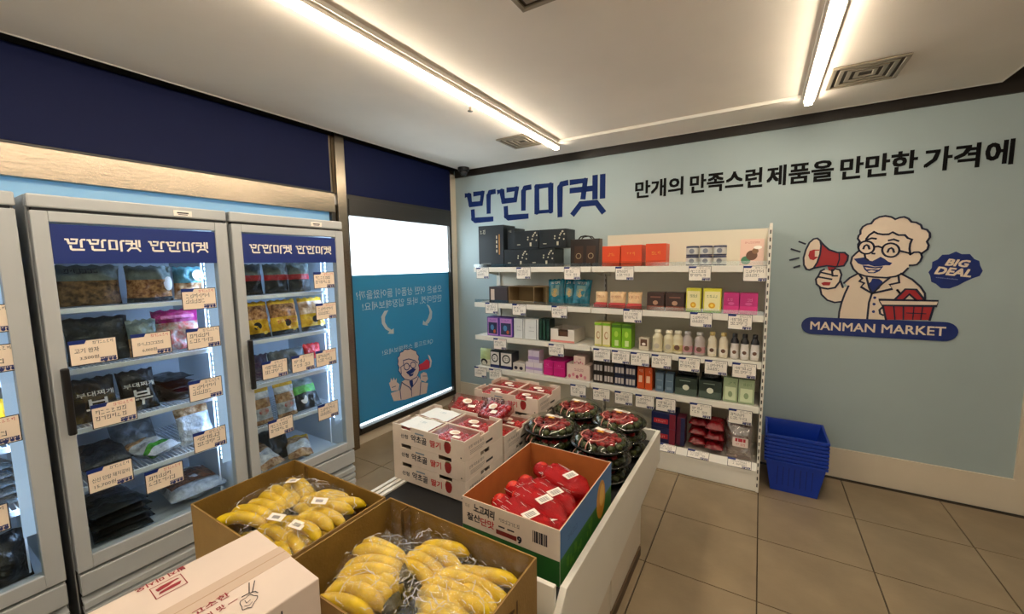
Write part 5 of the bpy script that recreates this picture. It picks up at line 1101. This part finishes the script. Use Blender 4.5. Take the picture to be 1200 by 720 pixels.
g.obj('leaf_print', C_('5a8a2e', .5), tbx, loc=(w + .001, 0, .015), rot=FX)
text('~print', .10, .022, C_('2a4a80'), tbx, (w + .001, .11, .145), FX)
M_rfilm = mat('red_net_film', 'e8232a', .13, alpha=.38, bump=.9, bscale=30, scale=10, stretch=(1, 8, 8), spec=.9)
TOM = mat('tomato_skin', 'c4201a', .22, noise_amt=.15, scale=30, col2='dc3a22')
def tomato_bag(label, x, y, z, yaw, L, seed, group='red bags of tomatoes'):
    t = thing('tomato_bag', label, 'bag of tomatoes', (x, y, z), yaw, group); r = random.Random(seed)
    k = 0; xx = .03
    G().ball((0.002, 0, .0), .036, 14, 9, (.9, 1, 1)).obj('tomato', TOM, t, smooth=True)
    xx = .07
    while xx < L - .03:
        for s in (-1, 1):
            G().ball((xx + r.uniform(-.006, .006), s * .026, r.uniform(-.004, .006)), .030, 10, 7, (1, 1, .92)).obj('tomato', TOM, t, smooth=True)
        xx += .052
    g = G(); pts = []; rad = []; n = 22
    for i in range(n + 1):
        s = i / n; pts.append((-.04 + s * (L + .07), .003 * math.sin(s * 9 + seed), 0))
        rad.append(.006 + .036 * min(1, s * 9) ** .5 if s < .16 else (.036 if s < .22 else (.030 + (s - .22) * .35 if s < .36 else .060 if s < .8 else max(.010, .060 - (s - .8) * .28))))
    g.tube(pts, rad, 18, .78)
    g.v = [(a, b * (1 + .05 * abs(math.sin(9 * math.atan2(c, b + 1e-6) + 3 * a)) + .10 * noise.noise(Vector((a * 14, b * 40, c * 40)))), c * (1 + .05 * abs(math.sin(9 * math.atan2(c, b + 1e-6) + 3 * a)) + .10 * noise.noise(Vector((a * 14, b * 40, c * 40))))) for a, b, c in g.v]
    g.obj('red_bag', M_rfilm, t, smooth=True)
    g = G()  # lengthwise fold strips on the red bag, highlights painted as pale colour
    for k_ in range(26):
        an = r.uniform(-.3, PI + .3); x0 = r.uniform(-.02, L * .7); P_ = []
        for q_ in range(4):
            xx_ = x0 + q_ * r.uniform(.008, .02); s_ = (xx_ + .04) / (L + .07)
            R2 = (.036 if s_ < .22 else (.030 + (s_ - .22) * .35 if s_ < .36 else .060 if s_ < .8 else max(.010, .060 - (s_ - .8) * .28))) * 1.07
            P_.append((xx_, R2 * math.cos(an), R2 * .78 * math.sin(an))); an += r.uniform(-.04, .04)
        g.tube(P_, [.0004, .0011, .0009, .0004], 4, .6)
    o = g.obj('fold_glints', M_glint, t); o['kind'] = 'stuff'
    s = G().box(-.032, .032, -.019, .019, 0, .001).obj('price_sticker', M_paper, t, loc=(L * .70, -.01, .050), rot=(0.1, 0, HP - .1))
    gg = G()
    for q in range(4): rect(gg, -.022, -.012 + q * .006, .02, -.0095 + q * .006, .0014)
    gg.obj('barcode', M_ink, s)
    return t
TB = [(2.138, -2.385, -.33, 'nearest whole', .29), (2.146, -2.29, -.32, 'second', .29), (2.155, -2.20, -.34, 'third', .29), (2.175, -2.075, -.30, 'rear', .27)]
for n, (x, y, yw, nm_, L) in enumerate(TB): tomato_bag('%s red bag of tomatoes counted from the front of the box' % nm_, x, y, .625 + (.012 if n % 2 else 0), yw, L, n)
tomato_bag('low red bag of tomatoes pressed against the printed front wall', 2.13, -2.458, .60, -.02, .28, 9)
tomato_bag('red bag of tomatoes bulging in the near right corner of the box', 2.31, -2.33, .60, -.65, .15, 11)
for n, (y,) in enumerate(((-2.42,), (-2.28,), (-2.14,))): tomato_bag(('front', 'middle', 'rear')[n] + ' red bag of tomatoes in the lower layer underneath the others', 2.13, y, .55, 0, .29, 20 + n, 'lower layer red bags of tomatoes')

# ---- white shipping carton in the foreground
wc = thing('shipping_carton', 'closed pale carton with red Korean print in the near foreground', 'carton', (1.952, -3.234, .4955), -.06)
w, d, h = .292, .47, .452
g = G(); g.box(0, w, -d, 0, 0, h); g.obj('carton_body', M_cardp, wc, bevel=.003)
TAPE = mat('packing_tape', 'cdb7a4', .25)
G().box(w / 2 - .028, w / 2 + .028, -d - .0008, .0008, h, h + .0008).obj('packing_tape', TAPE, wc)
G().box(w / 2 - .001, w / 2 + .001, -d, 0, h + .0008, h + .0010).obj('flap_seam', C_('a88a6c'), wc)
RP = mat('carton_red_print', '8e1f2a', .55)
text('밟지 마시오', .082, .015, RP, wc, (.010, -.195, h + .0008), (0, 0, -HP), bold=.035)
g = G()
for q in ribbon([(-.026, -.022), (.026, -.022), (.026, .022), (-.026, .022)], .002, True): g.add([(p[0], p[1], 0) for p in q], [(0, 1, 2, 3)])
g.obj('frame_print', RP, wc, loc=(.049, -.192, h + .0008), rot=(0, 0, HP))
g = G(); g.add([(-.020, .010, 0), (-.018, .0, 0), (.0, .002, 0), (.012, .008, 0), (.021, .008, 0), (.018, .013, 0), (-.01, .014, 0), (-.02, -.012, 0), (.016, -.012, 0), (.021, -.002, 0), (.004, -.001, 0), (-.016, -.005, 0)], [(0, 1, 2, 3, 4, 5, 6), (7, 8, 9, 10, 11)]); g.obj('shoe_print', RP, wc, loc=(.049, -.192, h + .0008), rot=(0, 0, HP))
text('고소한', .062, .017, RP, wc, (.178, -.160, h + .0010), (0, 0, HP), bold=.02); text('의 맛 —', .055, .016, RP, wc, (.206, -.152, h + .0010), (0, 0, HP), bold=.02)
def chop(parent, loc, rot):
    g = G()
    for st in ([(-.009, .05), (-.003, .012)], [(.005, .052), (.005, .012)], [(-.02, .006), (-.005, .012), (.012, .012), (.02, .004)]):
        for q in ribbon(st, .0028): g.add([(p[0], p[1], 0) for p in q], [(0, 1, 2, 3)])
    bl = [(.02 * math.cos(a) * (1 + .18 * math.sin(3 * a)), -.018 + .022 * math.sin(a) * (1 + .15 * math.sin(5 * a))) for a in [i * PI / 12 for i in range(24)]]
    for q in ribbon(bl, .002, True): g.add([(p[0], p[1], 0) for p in q], [(0, 1, 2, 3)])
    for st in ([(-.01, -.01), (-.004, -.02), (.004, -.012)], [(-.008, -.028), (.004, -.03), (.01, -.022)]):
        for q in ribbon(st, .0018): g.add([(p[0], p[1], 0) for p in q], [(0, 1, 2, 3)])
    return g.obj('chopsticks_print', M_ink, parent, loc=loc, rot=rot)
chop(wc, (.222, -.108, h + .0010), (0, 0, 1.05)).scale = (.7, .85, 1); chop(wc, (w + .0006, -.085, h - .07), FX)
